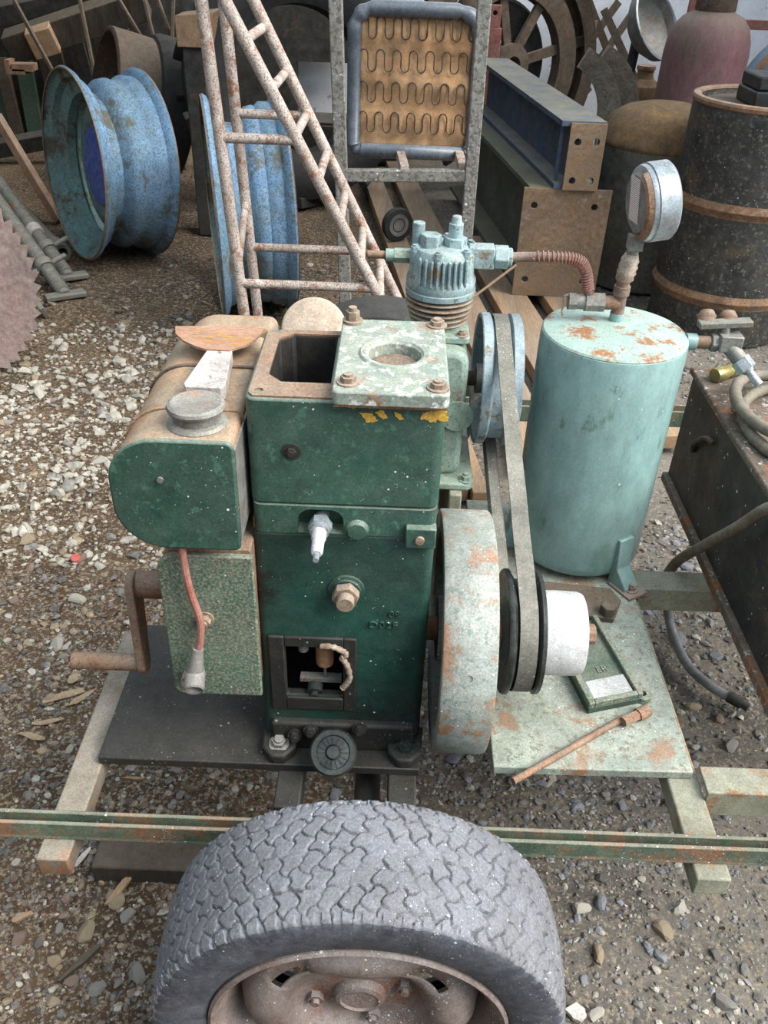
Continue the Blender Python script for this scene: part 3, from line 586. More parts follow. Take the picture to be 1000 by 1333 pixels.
# plug lead
lp = smooth_path([(-.256, .868, .792), (-.254, .862, .755), (-.250, .862, .71), (-.243, .862, .672), (-.243, .860, .645), (-.249, .858, .612)], 6)
mb = MB(); mb.tube(lp, .0052, 10); ld = build('plug_lead', mb, 'redlead', EN, label='faded red spark plug lead hanging down')
a_ = Vector((-.249, .858, .618)); b_ = Vector((-.257, .850, .572)); c_ = Vector((-.246, .828, .563))
mb = MB(); mb.tube([a_, a_.lerp(b_, .5), b_, b_ + Vector((0, -.005, -.004))], [.0075, .010, .0135, .012], 14); build('boot', mb, 'boot', ld, smooth=50)
mb = MB(); mb.lathe(b_ + Vector((0, .012, .006)), (.1, -1, -.35), [(.012, 0), (.0145, .012), (.0145, .034), (.0125, .036), (.010, .034), (.009, .018), (.001, .018)], 20); build('boot_socket', mb, 'boot', ld)
mb = MB(); mb.cyl((-.272, .878, .545), (-.272, .862, .545), .010, n=14); build('earth_nut', mb, 'tape', EN)
# starting handle
mb = MB(); mb.cyl((-.292, .99, .617), (-.378, .99, .617), .021, n=20); build('crank_boss', mb, 'rust', EN)
aa, bb = Vector((-.372, .985, .617)), Vector((-.362, .945, .498)); dr = (bb - aa).normalized(); sd_ = Vector((1, 0, 0)).cross(dr).normalized()
poly = []
for i in range(9): t = math.pi * i / 8; poly.append((-math.sin(t) * .024, math.cos(t) * .024))
L_ = (bb - aa).length
for i in range(9): t = math.pi * i / 8; poly.append((L_ + math.sin(t) * .017, -math.cos(t) * .017))
mb = MB(); mb.prism(poly, aa - Vector((.006, 0, 0)), dr, sd_, (.013, 0, 0)); build('crank_arm', mb, 'rust', EN, bevel=.002, label='flat rusty crank arm')
mb = MB(); mb.cyl(bb + Vector((.004, 0, 0)), bb + Vector((-.108, 0, 0)), .0135, n=20); build('crank_handle', mb, 'rust', EN, label='round rusty crank grip')
# filter disc behind the block
fc = Vector((-.119, 1.25, .925)); fd = Vector((.05, -.8, .6)).normalized()
mb = MB(); mb.lathe(fc, fd, [(.044, -.05), (.050, -.046), (.051, -.004), (.049, .003), (.046, .005), (.001, .006)], 56); ac = build('air_filter', mb, 'tandisc', EN, label='round tan disc behind the block')
mb = MB(); mb.tube(smooth_path([fc - fd * .04, fc - fd * .09 + Vector((0, 0, -.02)), (-.10, 1.22, .80), (-.09, 1.11, .76)], 5), .018, 12); build('inlet_pipe', mb, 'rustdark', EN)

# scraper/knife lying on the fuel tank
KN = thing('scraper', 'rusty half-moon scraper blade with a short worn pale handle on the fuel tank', 'scraper', (-.232, 1.06, FZ1 + .004))
zk = FZ1 + .022
pts = [(-.304, 1.137), (-.298, 1.112), (-.283, 1.090), (-.262, 1.072), (-.246, 1.064), (-.215, 1.064), (-.196, 1.082), (-.186, 1.102), (-.180, 1.128), (-.181, 1.148), (-.24, 1.144)]
mb = MB(); mb.prism(pts, (0, 0, zk - .001), (1, 0, 0), (0, 1, 0), (0, 0, .003)); build('blade', mb, 'knifeblade', KN, label='rusty half-moon blade')
mb = MB(); mb.prism([(-.256, .966), (-.252, .957), (-.208, .957), (-.204, .966), (-.212, 1.066), (-.216, 1.072), (-.243, 1.072), (-.246, 1.066)], (0, 0, FZ1 + .0035), (1, 0, 0), (0, 1, 0), (0, 0, .0185))
h_ = build('handle', mb, 'knifehandle', KN, bevel=.004, segs=3); cut(h_, MB().cyl((-.230, .985, zk - .002), (-.230, .985, zk + .02), .005, n=14).cyl((-.230, 1.060, zk - .004), (-.230, 1.060, zk + .02), .004, n=14))

# ------------------------------------------------------------------ compressor
CO = thing('air_compressor', 'pale teal single cylinder air compressor with finned head and grooved wheel', 'compressor', (.085, 1.5, .357))
cx, cy = .086, 1.50
for x in (.035, .135):
    mb = MB(); mb.box(x - .012, x + .012, 1.36, 1.66, .3555, .553); build('pedestal', mb, 'railgreen', CO, bevel=.003)
mb = MB(); mb.prism(rrect(.022, .142, .568, .826, (.02, .02, .03, .03)), (0, 1.405, 0), (1, 0, 0), (0, 0, 1), (0, .19, 0)); cr = build('crankcase', mb, 'comp', CO, bevel=.012, segs=3)
mb = MB(); mb.prism(rrect(.005, .168, 1.375, 1.62, (.015,) * 4), (0, 0, .553), (1, 0, 0), (0, 1, 0), (0, 0, .016)); bf = build('base_flange', mb, 'comp', CO, bevel=.004)
for x, y in ((.155, 1.39), (.155, 1.605), (.018, 1.39)):
    mb = MB(); hexbolt(mb, (x, y, .568), (0, 0, 1), .010, .012); build('base_bolt', mb, 'comp', bf)
mb = MB(); mb.cyl((.128, 1.405, .70), (.128, 1.399, .70), .03, n=28); build('side_cover', mb, 'comp', CO)
mb = MB(); mb.prism(rrect(.030, .142, 1.435, 1.56, (.01,) * 4), (0, 0, .826), (1, 0, 0), (0, 1, 0), (0, 0, .014)); cfl = build('cylinder_flange', mb, 'comp', CO, bevel=.003)
for x, y in ((.044, 1.446), (.128, 1.446), (.128, 1.55)):
    mb = MB(); hexbolt(mb, (x, y, .839), (0, 0, 1), .008, .008); build('flange_bolt', mb, 'bolt', cfl)
mb = MB(); mb.cyl((cx, cy, .838), (cx, cy, .90), .046, n=32); build('cylinder', mb, 'comp', CO)
for i in range(5):
    z = .848 + i * .0105; r = .052 + .003 * min(i, 3)
    mb = MB(); mb.lathe((cx, cy, z), (0, 0, 1), [(.044, -.0005), (r, .0005), (r + .001, .002), (r, .0038), (.044, .005)], 44); build('cooling_fin', mb, 'fins', CO)
mb = MB(); mb.lathe((cx, cy, .898), (0, 0, 1), [(.060, 0), (.063, .002), (.063, .011), (.060, .013)], 44); build('head_gasket_ring', mb, 'comphead', CO)
mb = MB(); mb.lathe((cx, cy, .911), (0, 0, 1), [(.061, 0), (.062, .003), (.062, .016), (.058, .024), (.056, .060), (.050, .070), (.02, .073), (.001, .073)], 44); hd = build('cylinder_head', mb, 'comphead', CO)
for i in range(9):
    x = cx - .040 + i * .010; dy = math.sqrt(max(0, .062 ** 2 - (x - cx) ** 2)); mb = MB(); mb.box(x - .0021, x + .0021, cy - dy - .002, cy - dy + .02, .926, .972); build('head_fin', mb, 'comphead', hd, bevel=.001)
for i in range(6):
    a = math.radians(20 + 60 * i); p = (cx + .052 * math.cos(a), cy + .052 * math.sin(a)); mb = MB(); mb.cyl((p[0], p[1], .925), (p[0], p[1], .978), .009, n=14); hexbolt(mb, (p[0], p[1], .976), (0, 0, 1), .0085, .009, False); build('head_bolt', mb, 'comphead', hd)
mb = MB(); mb.cyl((cx - .022, cy - .005, .978), (cx - .022, cy - .005, 1.003), .019, n=6); mb.cyl((cx - .044, cy + .012, .978), (cx - .044, cy + .012, 1.018), .011, n=14); build('valve_cap', mb, 'comphead', hd, bevel=.0015)
mb = MB(); mb.cyl((cx + .020, cy, .978), (cx + .020, cy, .998), .021, n=6); mb.cyl((cx + .020, cy, .996), (cx + .020, cy, 1.022), .0125, n=16); mb.cyl((cx + .020, cy, 1.020), (cx + .020, cy, 1.034), .010, .008, n=16); build('valve_stack', mb, 'comphead', hd, bevel=.001)
mb = MB(); mb.box(cx + .045, cx + .090, cy - .017, cy + .017, .948, .985); mb.cyl((cx + .09, cy, .966), (cx + .115, cy, .966), .021, n=6); mb.cyl((cx + .113, cy, .966), (cx + .122, cy, .966), .016, n=18); build('outlet_port', mb, 'comphead', hd, bevel=.002)
mb = MB(); mb.cyl((cx - .05, cy, .962), (cx - .085, cy, .962), .013, n=6); mb.cyl((cx - .07, cy, .962), (cx - .10, cy, .962), .011, n=18); build('inlet_port', mb, 'comp', hd)
mb = MB(); mb.cyl((cx - .098, cy, .962), (cx - .132, cy, .962), .007, n=14); build('inlet_pipe', mb, 'rust', CO)
mb = MB(); mb.cyl((.10, cy, .73), (.242, cy, .73), .014, n=16); build('shaft', mb, 'rustdark', CO)
WC = Vector((0, cy, .73))
mb = MB(); mb.lathe(WC, (1, 0, 0), [(.122, .166), (.124, .168), (.124, .183), (.116, .1875), (.112, .1885), (.112, .2165), (.116, .2175), (.124, .222), (.124, .238), (.121, .240), (.114, .238), (.108, .205), (.114, .168)], 72, closed=True); build('grooved_wheel', mb, 'cwheel', CO, label='pale blue grooved compressor wheel')
mb = MB()
for i in range(5):
    a = math.radians(90 + 72 * i); e = Vector((0, math.cos(a), math.sin(a))); mb = MB(); mb.bar(WC + Vector((.203, 0, 0)) + e * .02, WC + Vector((.203, 0, 0)) + e * .107, .030, .016, (1, 0, 0)); build('spoke', mb, 'cwheel', CO, bevel=.003)
mb = MB(); mb.cyl(WC + Vector((.165, 0, 0)), WC + Vector((.240, 0, 0)), .028, n=24); build('wheel_hub', mb, 'greymetal', CO)

# drive belt round both pulleys
def belt():
    A = Vector((1.012, .531)); B = Vector((cy, .73)); ra, rb = .0855, .1145; xa, xb = .2217, .2025
    d = B - A; L_ = d.length; th = math.atan2(d.y, d.x); al = math.acos((ra - rb) / L_)
    pts = []
    def arc(c, r, a0, a1, x, n):
        for i in range(n + 1): a = a0 + (a1 - a0) * i / n; pts.append((x, c.x + r * math.cos(a), c.y + r * math.sin(a)))
    arc(A, ra, th + al, th + 2 * math.pi - al, xa, 26)
    e = pts[-1]; f0 = (xb, B.x + rb * math.cos(th - al), B.y + rb * math.sin(th - al))
    for i in range(1, 20):
        t = i / 20; s = -.010 * math.sin(math.pi * t); pts.append((e[0] + (f0[0] - e[0]) * t, e[1] + (f0[1] - e[1]) * t, e[2] + (f0[2] - e[2]) * t + s))
    arc(B, rb, th - al, th + al, xb, 26)
    e = pts[-1]; f0 = pts[0]
    for i in range(1, 28):
        t = i / 28; s = -.006 * math.sin(math.pi * t) + .0015 * math.sin(t * 23); pts.append((e[0] + (f0[0] - e[0]) * t, e[1] + (f0[1] - e[1]) * t, e[2] + (f0[2] - e[2]) * t + s))
    n = len(pts); vs = []; fs = []
    for i in range(n):
        p = Vector(pts[i]); t = (Vector(pts[(i + 1) % n]) - Vector(pts[i - 1])); t.x = 0; t.normalize(); o = Vector((0, -t.z, t.y))
        if (o.dot(p - Vector((p.x, (A.x + B.x) / 2, (A.y + B.y) / 2)))) < 0: o = -o
        for (w_, h) in ((-.0135, .008), (.0135, .008), (.0135, .004), (.0085, -.003), (-.0085, -.003), (-.0135, .004)): vs.append(p + Vector((w_, 0, 0)) + o * h)
    for i in range(n):
        for j in range(6): fs.append((i * 6 + j, i * 6 + (j + 1) % 6, ((i + 1) % n) * 6 + (j + 1) % 6, ((i + 1) % n) * 6 + j))
    mb = MB(); mb.add(vs, fs)
    build('drive_belt', mb, 'belt', loc=(.21, 1.012, .43), smooth=40, label='long frayed grey drive belt running from the dark pulley to the compressor wheel', cat='belt')
belt()

# ------------------------------------------------------------------ air receiver
tx, ty, tr = .402, 1.462, .131
AR = thing('air_receiver', 'upright pale teal air receiver with a rust-spotted lid standing on the green plate', 'air tank', (tx, ty, .369))
mb = MB(); mb.lathe((tx, ty, .385), (0, 0, 1), [(.118, 0), (.126, .002), (.130, .010), (tr, .02), (tr, .455), (.130, .462), (.127, .464), (.118, .4645)], 72); build('shell', mb, 'teal', AR)
mb = MB(); mb.lathe((tx, ty, .8485), (0, 0, 1), [(.1285, -.002), (.1295, .001), (.127, .0045), (.11, .008), (.06, .0125), (.001, .014)], 64); build('lid', mb, 'tealtop', AR, label='pale lid dotted with rust')
for a in (-58, 60, 180):
    e = Vector((math.cos(math.radians(a)), math.sin(math.radians(a)), 0)); s_ = Vector((-e.y, e.x, 0)); b0 = Vector((tx, ty, 0)) + e * (tr - .002)
    mb = MB(); mb.prism([(-.004, .475), (.008, .475), (.014, .41), (.045, .38), (.045, .369), (-.004, .369)], b0 - s_ * .018, e, (0, 0, 1), s_ * .036); ft = build('foot', mb, 'teal', AR, bevel=.002)
    mb = MB(); mb.obox(b0 + e * .035 + Vector((0, 0, .3715)), e * .03, s_ * .024, (0, 0, .0025)); hexbolt(mb, b0 + e * .044 + Vector((0, 0, .374)), (0, 0, 1), .009, .010); build('foot_bolt', mb, 'bolt', ft)
# fittings on the lid
q = Vector((.408, 1.49, 0)); zt = .860
mb = MB(); mb.cyl(q + Vector((0, 0, zt - .003)), q + Vector((0, 0, zt + .016)), .013, n=16); build('socket', mb, 'teal', AR)
mb = MB(); mb.cyl(q + Vector((0, 0, zt + .014)), q + Vector((0, 0, zt + .075)), .0115, n=18); mb.cyl(q + Vector((0, 0, zt + .05)), q + Vector((0, 0, zt + .066)), .0145, n=18); build('riser', mb, 'copper', AR)
mb = MB(); zz = zt + .034; mb.cyl(q + Vector((0, 0, zz)), q + Vector((-.030, 0, zz)), .0125, n=18); build('tee_arm', mb, 'rust', AR)
mb = MB(); mb.cyl(q + Vector((-.028, 0, zz)), q + Vector((-.062, 0, zz)), .0175, n=8); mb.cyl(q + Vector((-.060, 0, zz)), q + Vector((-.088, 0, zz)), .0135, n=16); mb.cyl(q + Vector((-.078, 0, zz)), q + Vector((-.092, 0, zz)), .0155, n=8); build('safety_valve', mb, 'greymetal', AR, label='grey safety valve with a split pin')
mb = MB(); mb.tube([q + Vector((-.094, -.004, zz + .014)), q + Vector((-.100, -.004, zz + .012)), q + Vector((-.101, -.004, zz - .018)), q + Vector((-.098, -.004, zz - .026))], .0022, 6); build('split_pin', mb, 'tape', AR)
s0 = q + Vector((0, 0, zt + .074)); s1 = q + Vector((.004, -.004, zt + .125))
mb = MB(); g = [s0.lerp(s1, i / 9) for i in range(10)]; mb.tube(g, [.0125, .0165, .015, .0175, .0155, .0175, .015, .0165, .0135, .012], 9); build('taped_joint', mb, 'tape', AR, smooth=60, label='joint wrapped in crusty thread tape')
mb = MB(); mb.cyl(s1 - Vector((0, 0, .004)), s1 + Vector((.003, 0, .03)), .0105, n=14); mb.obox(s1 + Vector((.002, 0, .02)), (.012, 0, 0), (0, .012, 0), (0, 0, .012)); build('gauge_stem', mb, 'greymetal', AR)
gc = s1 + Vector((.006, 0, .086)); ga = Vector((.97, .16, .12)).normalized()
mb = MB(); mb.lathe(gc, ga, [(.001, -.012), (.052, -.012), (.060, -.008), (.0615, -.004), (.0615, .0), (.064, .001), (.064, .034), (.061, .037), (.056, .037), (.055, .030), (.001, .030)], 56); gg = build('pressure_gauge', mb, 'steel', AR, label='round steel pressure gauge seen from behind')
mb = MB(); mb.lathe(gc, ga, [(.001, -.017), (.046, -.017), (.050, -.013), (.050, -.011), (.001, -.011)], 48); build('back_plate', mb, 'greymetal', gg)
mb = MB(); mb.lathe(gc, ga, [(.052, -.020), (.0575, -.017), (.060, -.009), (.052, -.009)], 40, closed=True, a0=math.radians(-70), a1=math.radians(80)); build('rusty_lip', mb, 'rust', gg)
u, v_, d = frame_of(ga); up = (Vector((0, 0, 1)) - ga * ga.z).normalized(); sd_ = ga.cross(up)
mb = MB(); mb.obox(gc - ga * .0178 + up * .006 - sd_ * .004, up * .036, sd_ * .019, ga * .0006); build('printed_label', mb, 'sticker', gg, smooth=0, label='white sticker of small print')
# pipe with spring from the compressor to the safety valve
pp = smooth_path([(cx + .120, cy, .966), (.235, cy, .968), (.285, 1.49, .972), (.320, 1.487, .970), (.336, 1.487, .955), (.346, 1.489, .925), (.352, 1.49, zz + .012)], 8)
mb = MB(); mb.tube(pp, .0086, 14); pi_ = build('delivery_pipe', mb, 'copper', AR, label='brown delivery pipe sheathed in a red spring')
mb = MB(); co_ = []
sub = pp[10:44]
turns = 26; K = turns * 10
for i in range(K):
    f_ = i / K * (len(sub) - 1.001); j = int(f_); p = sub[j].lerp(sub[j + 1], f_ - j); t = (sub[j + 1] - sub[j]).normalized(); u, w_, _ = frame_of(t); a = 2 * math.pi * i / 10
    co_.append(p + (u * math.cos(a) + w_ * math.sin(a)) * .0098)
mb.tube(co_, .0016, 5); build('spring', mb, 'redlead', pi_)
# outlet taps at the right shoulder
o0 = Vector((tx + tr - .004, ty - .01, .842))
mb = MB(); mb.cyl(o0, o0 + Vector((.018, 0, 0)), .015, n=18); build('socket', mb, 'teal', AR)
mb = MB(); mb.cyl(o0 + Vector((.016, 0, 0)), o0 + Vector((.046, 0, 0)), .0115, n=18); build('nipple', mb, 'rust', AR)
v0 = o0 + Vector((.044, 0, 0)); dv = Vector((.62, -.50, -.60)).normalized()
mb = MB(); mb.cyl(v0, v0 + Vector((.014, 0, 0)), .017, n=6); mb.obox(v0 + Vector((.032, -.004, .004)), (.020, 0, 0), (0, .016, 0), (0, 0, .015)); mb.cyl(v0 + Vector((.03, -.004, 0)), v0 + Vector((.03, -.004, 0)) + dv * .038, .014, n=16); tp = build('tap_body', mb, 'greymetal', AR, bevel=.002, label='grey outlet tap angled downward')
e0 = v0 + Vector((.03, -.004, 0)) + dv * .036
mb = MB(); mb.cyl(e0, e0 + dv * .022, .017, n=6); mb.cyl(e0 + dv * .02, e0 + dv * .028, .013, .009, n=16); mb.lathe(e0, dv, [(.0075, .026), (.0075, .052), (.0085, .056), (.0055, .056), (.0055, .040), (.001, .040)], 18); build('hose_tail', mb, 'steel', tp)
mb = MB(); mb.obox(v0 + Vector((.020, .006, .034)), (.046, .0, .004), (0, .012, 0), (-.0004, 0, .0055)); build('lever', mb, 'jack', tp, bevel=.002, label='flat grey-green tap lever')
mb = MB(); mb.cyl(v0 + Vector((.022, 0, .012)), v0 + Vector((.022, .002, .03)), .008, n=12); build('lever_spindle', mb, 'greymetal', tp)
for dx in (-.008, .030):
    mb = MB(); c_ = v0 + Vector((dx, .022, .030)); mb.lathe(c_, (.1, .6, .8), [(.015, -.01), (.016, .008), (.0155, .012), (.011, .020), (.001, .022)], 16); mb.lathe(c_, (.1, .6, .8), [(.0163, .006), (.0168, .009), (.0163, .012)], 16); build('union_nut', mb, 'rust', tp)

# ------------------------------------------------------------------ loose things on the plates
SB = thing('slide_rail_casting', 'dark green cast slide base with raised lettering lying under the white drum', 'casting', (.38, 1.09, .369))
qd = [Vector((p.x, p.y)) for p in (PZ(737, 882, .372), PZ(758, 925, .372), PZ(822, 893, .372), PZ(772, 815, .372))]
def inset(poly, t):
    c = sum(poly, Vector((0, 0))) / len(poly); return [p + (c - p) * t for p in poly]
P1 = [(-.055, -.10), (.045, -.10), (.045, .10), (-.055, .10)]
e1 = Vector((.956, .292, 0)); e2 = Vector((-.22, .975, 0)); sc = Vector((.383, 1.105, .369))
mb = MB(); mb.prism(P1, sc, e1, e2, (0, 0, .014)); build('base', mb, 'darkgreen', SB, bevel=.002)
for a0, a1, b0, b1, n_ in ((-.055, -.044, -.10, .10, 'side_rib'), (.036, .046, -.10, .10, 'side_rib'), (-.044, .036, -.10, -.09, 'end_rib')):
    mb = MB(); mb.prism([(a0, b0), (a1, b0), (a1, b1), (a0, b1)], sc + Vector((0, 0, .013)), e1, e2, (0, 0, .012)); build(n_, mb, 'greendusty', SB, bevel=.002)
mb = MB(); mb.prism([(-.042, -.088), (.034, -.088), (.034, -.045), (-.042, -.045)], sc + Vector((0, 0, .0138)), e1, e2, (0, 0, .006)); build('pale_pad', mb, 'white', SB, bevel=.004, label='pad caked in white dust')
letters('cast_lettering', 'ER', .020, sc + e1 * -.008 + e2 * -.03 + Vector((0, 0, .0145)), e1, e2, .0012, 'greendusty', SB)
lg = sc + e1 * .052 + e2 * -.09
mb = MB(); mb.lathe(lg, (0, 0, 1), [(.006, 0), (.015, 0), (.015, .012), (.006, .012)], 24, closed=True); build('lug', mb, 'greendusty', SB)
mb = MB(); a, b = PZ(668, 1017, .3745), PZ(813, 934, .3745); mb.cyl(a, b, .0058, n=12); build('steel_rod', mb, 'rust', loc=a, label='thin rusty steel rod lying across the green plate', cat='rod')
mb = MB(); a, b = PZ(811, 940, .3795), PZ(838, 927, .3795); mb.cyl(a, b, .009, n=6); mb.cyl(a + (b - a) * .7, b + (b - a) * .2, .011, n=12); build('rusty_bolt', mb, 'rust', loc=a, label='short rusty bolt at the end of the thin rod', cat='bolt')
mb = MB(); mb.prism([(.30, 1.235), (.44, 1.22), (.465, 1.275), (.45, 1.31), (.31, 1.325)], (0, 0, .3695), (1, 0, 0), (0, 1, 0), (0, 0, .012)); mb.cyl((.43, 1.235, .381), (.43, 1.235, .402), .016, n=6); mb.cyl((.36, 1.27, .381), (.36, 1.27, .39), .012, n=12); build('clamp_plate', mb, 'rustdark', loc=(.38, 1.27, .3695), bevel=.002, label='dark rusty clamp plate with a hexagon nut at the foot of the air receiver', cat='plate')

# ------------------------------------------------------------------ black steel box with hoses, on the outriggers
BX = thing('steel_box', 'long black steel box with rusty top beside the air receiver', 'box', (.9, 1.36, .3692))
bx0, bx1, by0, by1, bz0, bz1 = .655, 1.16, .98, 1.735, .3692, .664
mb = MB(); mb.box(bx0 + .012, bx1, by0 + .01, by1, bz0 + .02, bz1 - .012); build('body', mb, 'boxside', BX, bevel=.004)
mb = MB(); mb.box(bx0, bx1, by0, by1 + .004, bz0, bz0 + .022); build('bottom_flange', mb, 'boxtop', BX, bevel=.003)
mb = MB(); mb.box(bx0 + .002, bx1, by0, by1 + .004, bz1 - .016, bz1); build('lid', mb, 'boxtop', BX, bevel=.004)
mb = MB(); mb.tube(smooth_path([(bx0 + .009, 1.62, .52), (bx0 + .002, 1.60, .55), (bx0 + .004, 1.56, .585), (bx0 + .01, 1.53, .59)], 5), .006, 8); build('handle', mb, 'rustdark', BX)
mb = MB(); mb.sphere((bx0 + .004, 1.165, .636), .022, 8, (.5, 1, 1)); mb.sphere((bx0 + .004, 1.145, .622), .014, 8, (.5, 1, 1)); build('cobweb_tuft', mb, 'chaff', BX)
def hose(name, pts, r, m_, label, k=8):
    mb = MB(); pth = smooth_path(pts, k); mb.tube(pth, r, 12); return build(name, mb, m_, loc=pth[0], label=label, cat='hose')
zl = bz1 + .0125
cc_ = Vector((.795, 1.46, zl)); loop = []
for i in range(60):
    a = -.5 + i * .235; rr = .118 + .012 * math.sin(i * .37); loop.append((cc_.x + rr * math.cos(a), cc_.y + rr * 1.35 * math.sin(a), zl + .024 * (i // 27) + .002 * math.sin(i)))
mb = MB(); mb.tube(loop, .0115, 12); build('coiled_hose', mb, 'hose', loc=loop[0], label='olive grey hose coiled on top of the black steel box', cat='hose')
# the loose end drops over the box, goes under the outrigger and ends on the ground
AH = thing('air_hose', 'hose hanging over the side of the black steel box down to the gravel', 'hose', (.64, 1.2, 0))
g3 = [PZ(869, 790, .10), PZ(876, 825, .035), PZ(895, 865, .018), PZ(925, 893, .016), PZ(955, 910, .016)]
mb = MB(); mb.tube(smooth_path([(.86, 1.175, zl + .03), (.78, 1.17, zl - .003), (.70, 1.175, zl - .003), (.668, 1.183, zl - .001), (.640, 1.20, zl - .022), (.628, 1.25, .58), (.618, 1.33, .48), (.606, 1.41, .37), (.602, 1.43, .28), g3[0]], 8), .0105, 12); build('upper_length', mb, 'hose', AH)
mb = MB(); mb.tube(smooth_path(g3, 8), .0112, 12); build('lower_length', mb, 'pvc', AH, label='pale grey length lying on the gravel')
mb = MB(); dd = (g3[-1] - g3[-2]).normalized(); mb.cyl(g3[-1] - dd * .012, g3[-1] + dd * .02, .014, n=12); mb.cyl(g3[-1] + dd * .02, g3[-1] + dd * .036, .010, n=12); build('end_fitting', mb, 'darksteel', AH)
a, b = PZ(930, 489, bz1 + .016), PZ(974, 474, bz1 + .016)
BF = thing('brass_fitting', 'brass hose fitting lying on the rusty box top', 'fitting', a)
mb = MB(); dd = (b - a).normalized(); mb.lathe(a, dd, [(.006, 0), (.014, .001), (.0155, .006), (.0155, .035), (.014, .038), (.014, .05), (.0155, .052), (.0155, .085), (.011, .09)], 24); build('sleeve', mb, 'brass', BF)
mb = MB(); mb.cyl(a + dd * .088, a + dd * .12, .010, n=6); build('tail', mb, 'rustdark', BF)
build('cross_bar', boxrail(-.426, .462, 1.53, 1.57, .318, .3565), 'black', TR, bevel=.002)

# ------------------------------------------------------------------ background: tractor rims
def tractor_rim(c, ax, R, W, label, disc, name='tractor_wheel', dp=0.0):
    ax = Vector(ax).normalized(); c = Vector(c); low = c - Vector((0, 0, R))
    t = thing(name, label, 'wheel rim', low, 'blue tractor rims')
    h = W / 2
    p = [(R, -h), (R + .006, -h + .008), (R - .004, -h + .024), (R - .034, -h + .036), (R - .044, -h + .065), (R - .098, -h + .085), (R - .104, -h + .125), (R - .060, -h + .150), (R - .046, -h + .165), (R - .040, -h + .195), (R - .050, -h + .215), (R - .044, h - .095), (R - .028, h - .075), (R - .030, h - .036), (R - .004, h - .024), (R + .006, h - .008), (R, h)]
    outer = p; inner = [(r - .006, k) for r, k in reversed(p)]
    o = MB(); o.lathe(c, ax, p, 88, caps=False); build('rim_band', o, 'bluerim', t, smooth=45)
    i_ = MB(); i_.lathe(c, ax, [(r - .005, k) for r, k in p], 88, caps=False); build('rim_inside', i_, 'tealrim', t, smooth=45)
    for k in (-h, h):
        m_ = MB(); m_.lathe(c, ax, [(R - .006, k - .002), (R + .001, k - .002), (R + .003, k + .002), (R - .006, k + .002)], 88, closed=True); build('rim_lip', m_, 'rust', t)
    if disc:
        m_ = MB(); m_.lathe(c, ax, [(R - .10, -.010), (R - .13, -.030), (R - .18, -.040), (.17, -.040), (.165, -.034), (R - .18, -.034), (R - .13, -.024), (R - .10, -.004)], 64, closed=True); build('rim_disc', m_, 'tealrim', t)
        m_ = MB(); m_.lathe(c, ax, [(.001, -.062), (.15, -.062), (.175, -.055), (.18, -.036), (.001, -.036)], 48); build('blue_centre', m_, 'blue', t, label='strong blue wheel centre')
    return t
a1 = Vector((.80, .60, -.08)).normalized()
tractor_rim(CP + (PY(97, 217, 4.32) + a1 * .17 - CP) * .966, a1, .415, .348, 'blue mottled tractor rim leaning open side outward with a strong blue centre', True)
a2 = Vector((.97, .24, .02)).normalized()
tractor_rim((-.61, 3.63, .43), a2, .425, .30, 'flat-sided pale blue tractor rim standing behind the white rusty step frame', False)

# white rusty step frame (two side frames joined by rungs)
ST = thing('step_frame', 'tall white tubular step frame eaten by rust', 'step frame', (-.3, 2.8, 0))
def ext(p, q, z): p, q = Vector(p), Vector(q); return p + (q - p) * ((z - p.z) / (q.z - p.z))
def sideframe(Yv, up_, dg_, r):
    a, b = PY(*up_[0], Yv), PY(*up_[1], Yv); a, b = ext(a, b, 1.62), ext(a, b, 0.0)
    c, d_ = PY(*dg_[0], Yv), PY(*dg_[1], Yv); c, d_ = ext(c, d_, 1.62), ext(c, d_, 0.0)
    for n_, p, q in (('upright', a, b), ('stringer', c, d_)):
        m_ = MB(); m_.cyl(p, q, r, n=16); build(n_, m_, 'ladder', ST)
    def at(p, q, z): return p + (q - p) * ((z - p.z) / (q.z - p.z))
    for z in (.49, .915):
        m_ = MB(); m_.cyl(at(a, b, z), at(c, d_, z), r * .8, n=14); build('crossbar', m_, 'ladder', ST)
    return a, b, c, d_, at
A = sideframe(2.6, ((262, 0), (318, 410)), ((292, 0), (495, 390)), .018)
B = sideframe(2.95, ((291, 0), (336, 412)), ((330, 0), (519, 392)), .018)
k_ = 0
while True:
    z = .10 + .118 * k_
    if z > 1.58: break
    m_ = MB(); m_.cyl(A[4](A[2], A[3], z), B[4](B[2], B[3], z + .0), .0135, n=12); build('rung', m_, 'ladder', ST); k_ += 1
m_ = MB(); m_.cyl(A[4](A[0], A[1], .54), B[4](B[0], B[1], .64), .012, n=12); build('brace', m_, 'ladder', ST)

# grey square tube frame
GF = thing('tube_frame', 'grey galvanised square tube frame standing in front of the sprung seat back', 'frame', (.03, 3.2, 0))
for (p, q) in (((437, 0), (450, 400)), ((631, 0), (606, 320))):
    a, b = PY(*p, 3.2), PY(*q, 3.2); a, b = ext(a, b, 1.6), ext(a, b, 0.0); m_ = MB(); m_.bar(a, b, .045, .045, (0, 1, 0)); build('upright', m_, 'frame', GF, bevel=.004)
a, b = PY(444, 228, 3.2), PY(614, 228, 3.2); m_ = MB(); m_.bar(a, b, .04, .04); build('crossbar', m_, 'frame', GF, bevel=.004)
a, b = PY(524, 232, 3.2), PY(521, 205, 3.4); m_ = MB(); m_.bar(PY(527, 222, 3.2), PY(521, 200, 3.42), .03, .03); build('strut', m_, 'ladder', GF); 
m_ = MB(); m_.bar(PY(603, 222, 3.2), PY(597, 200, 3.42), .03, .03); build('strut', m_, 'ladder', GF)

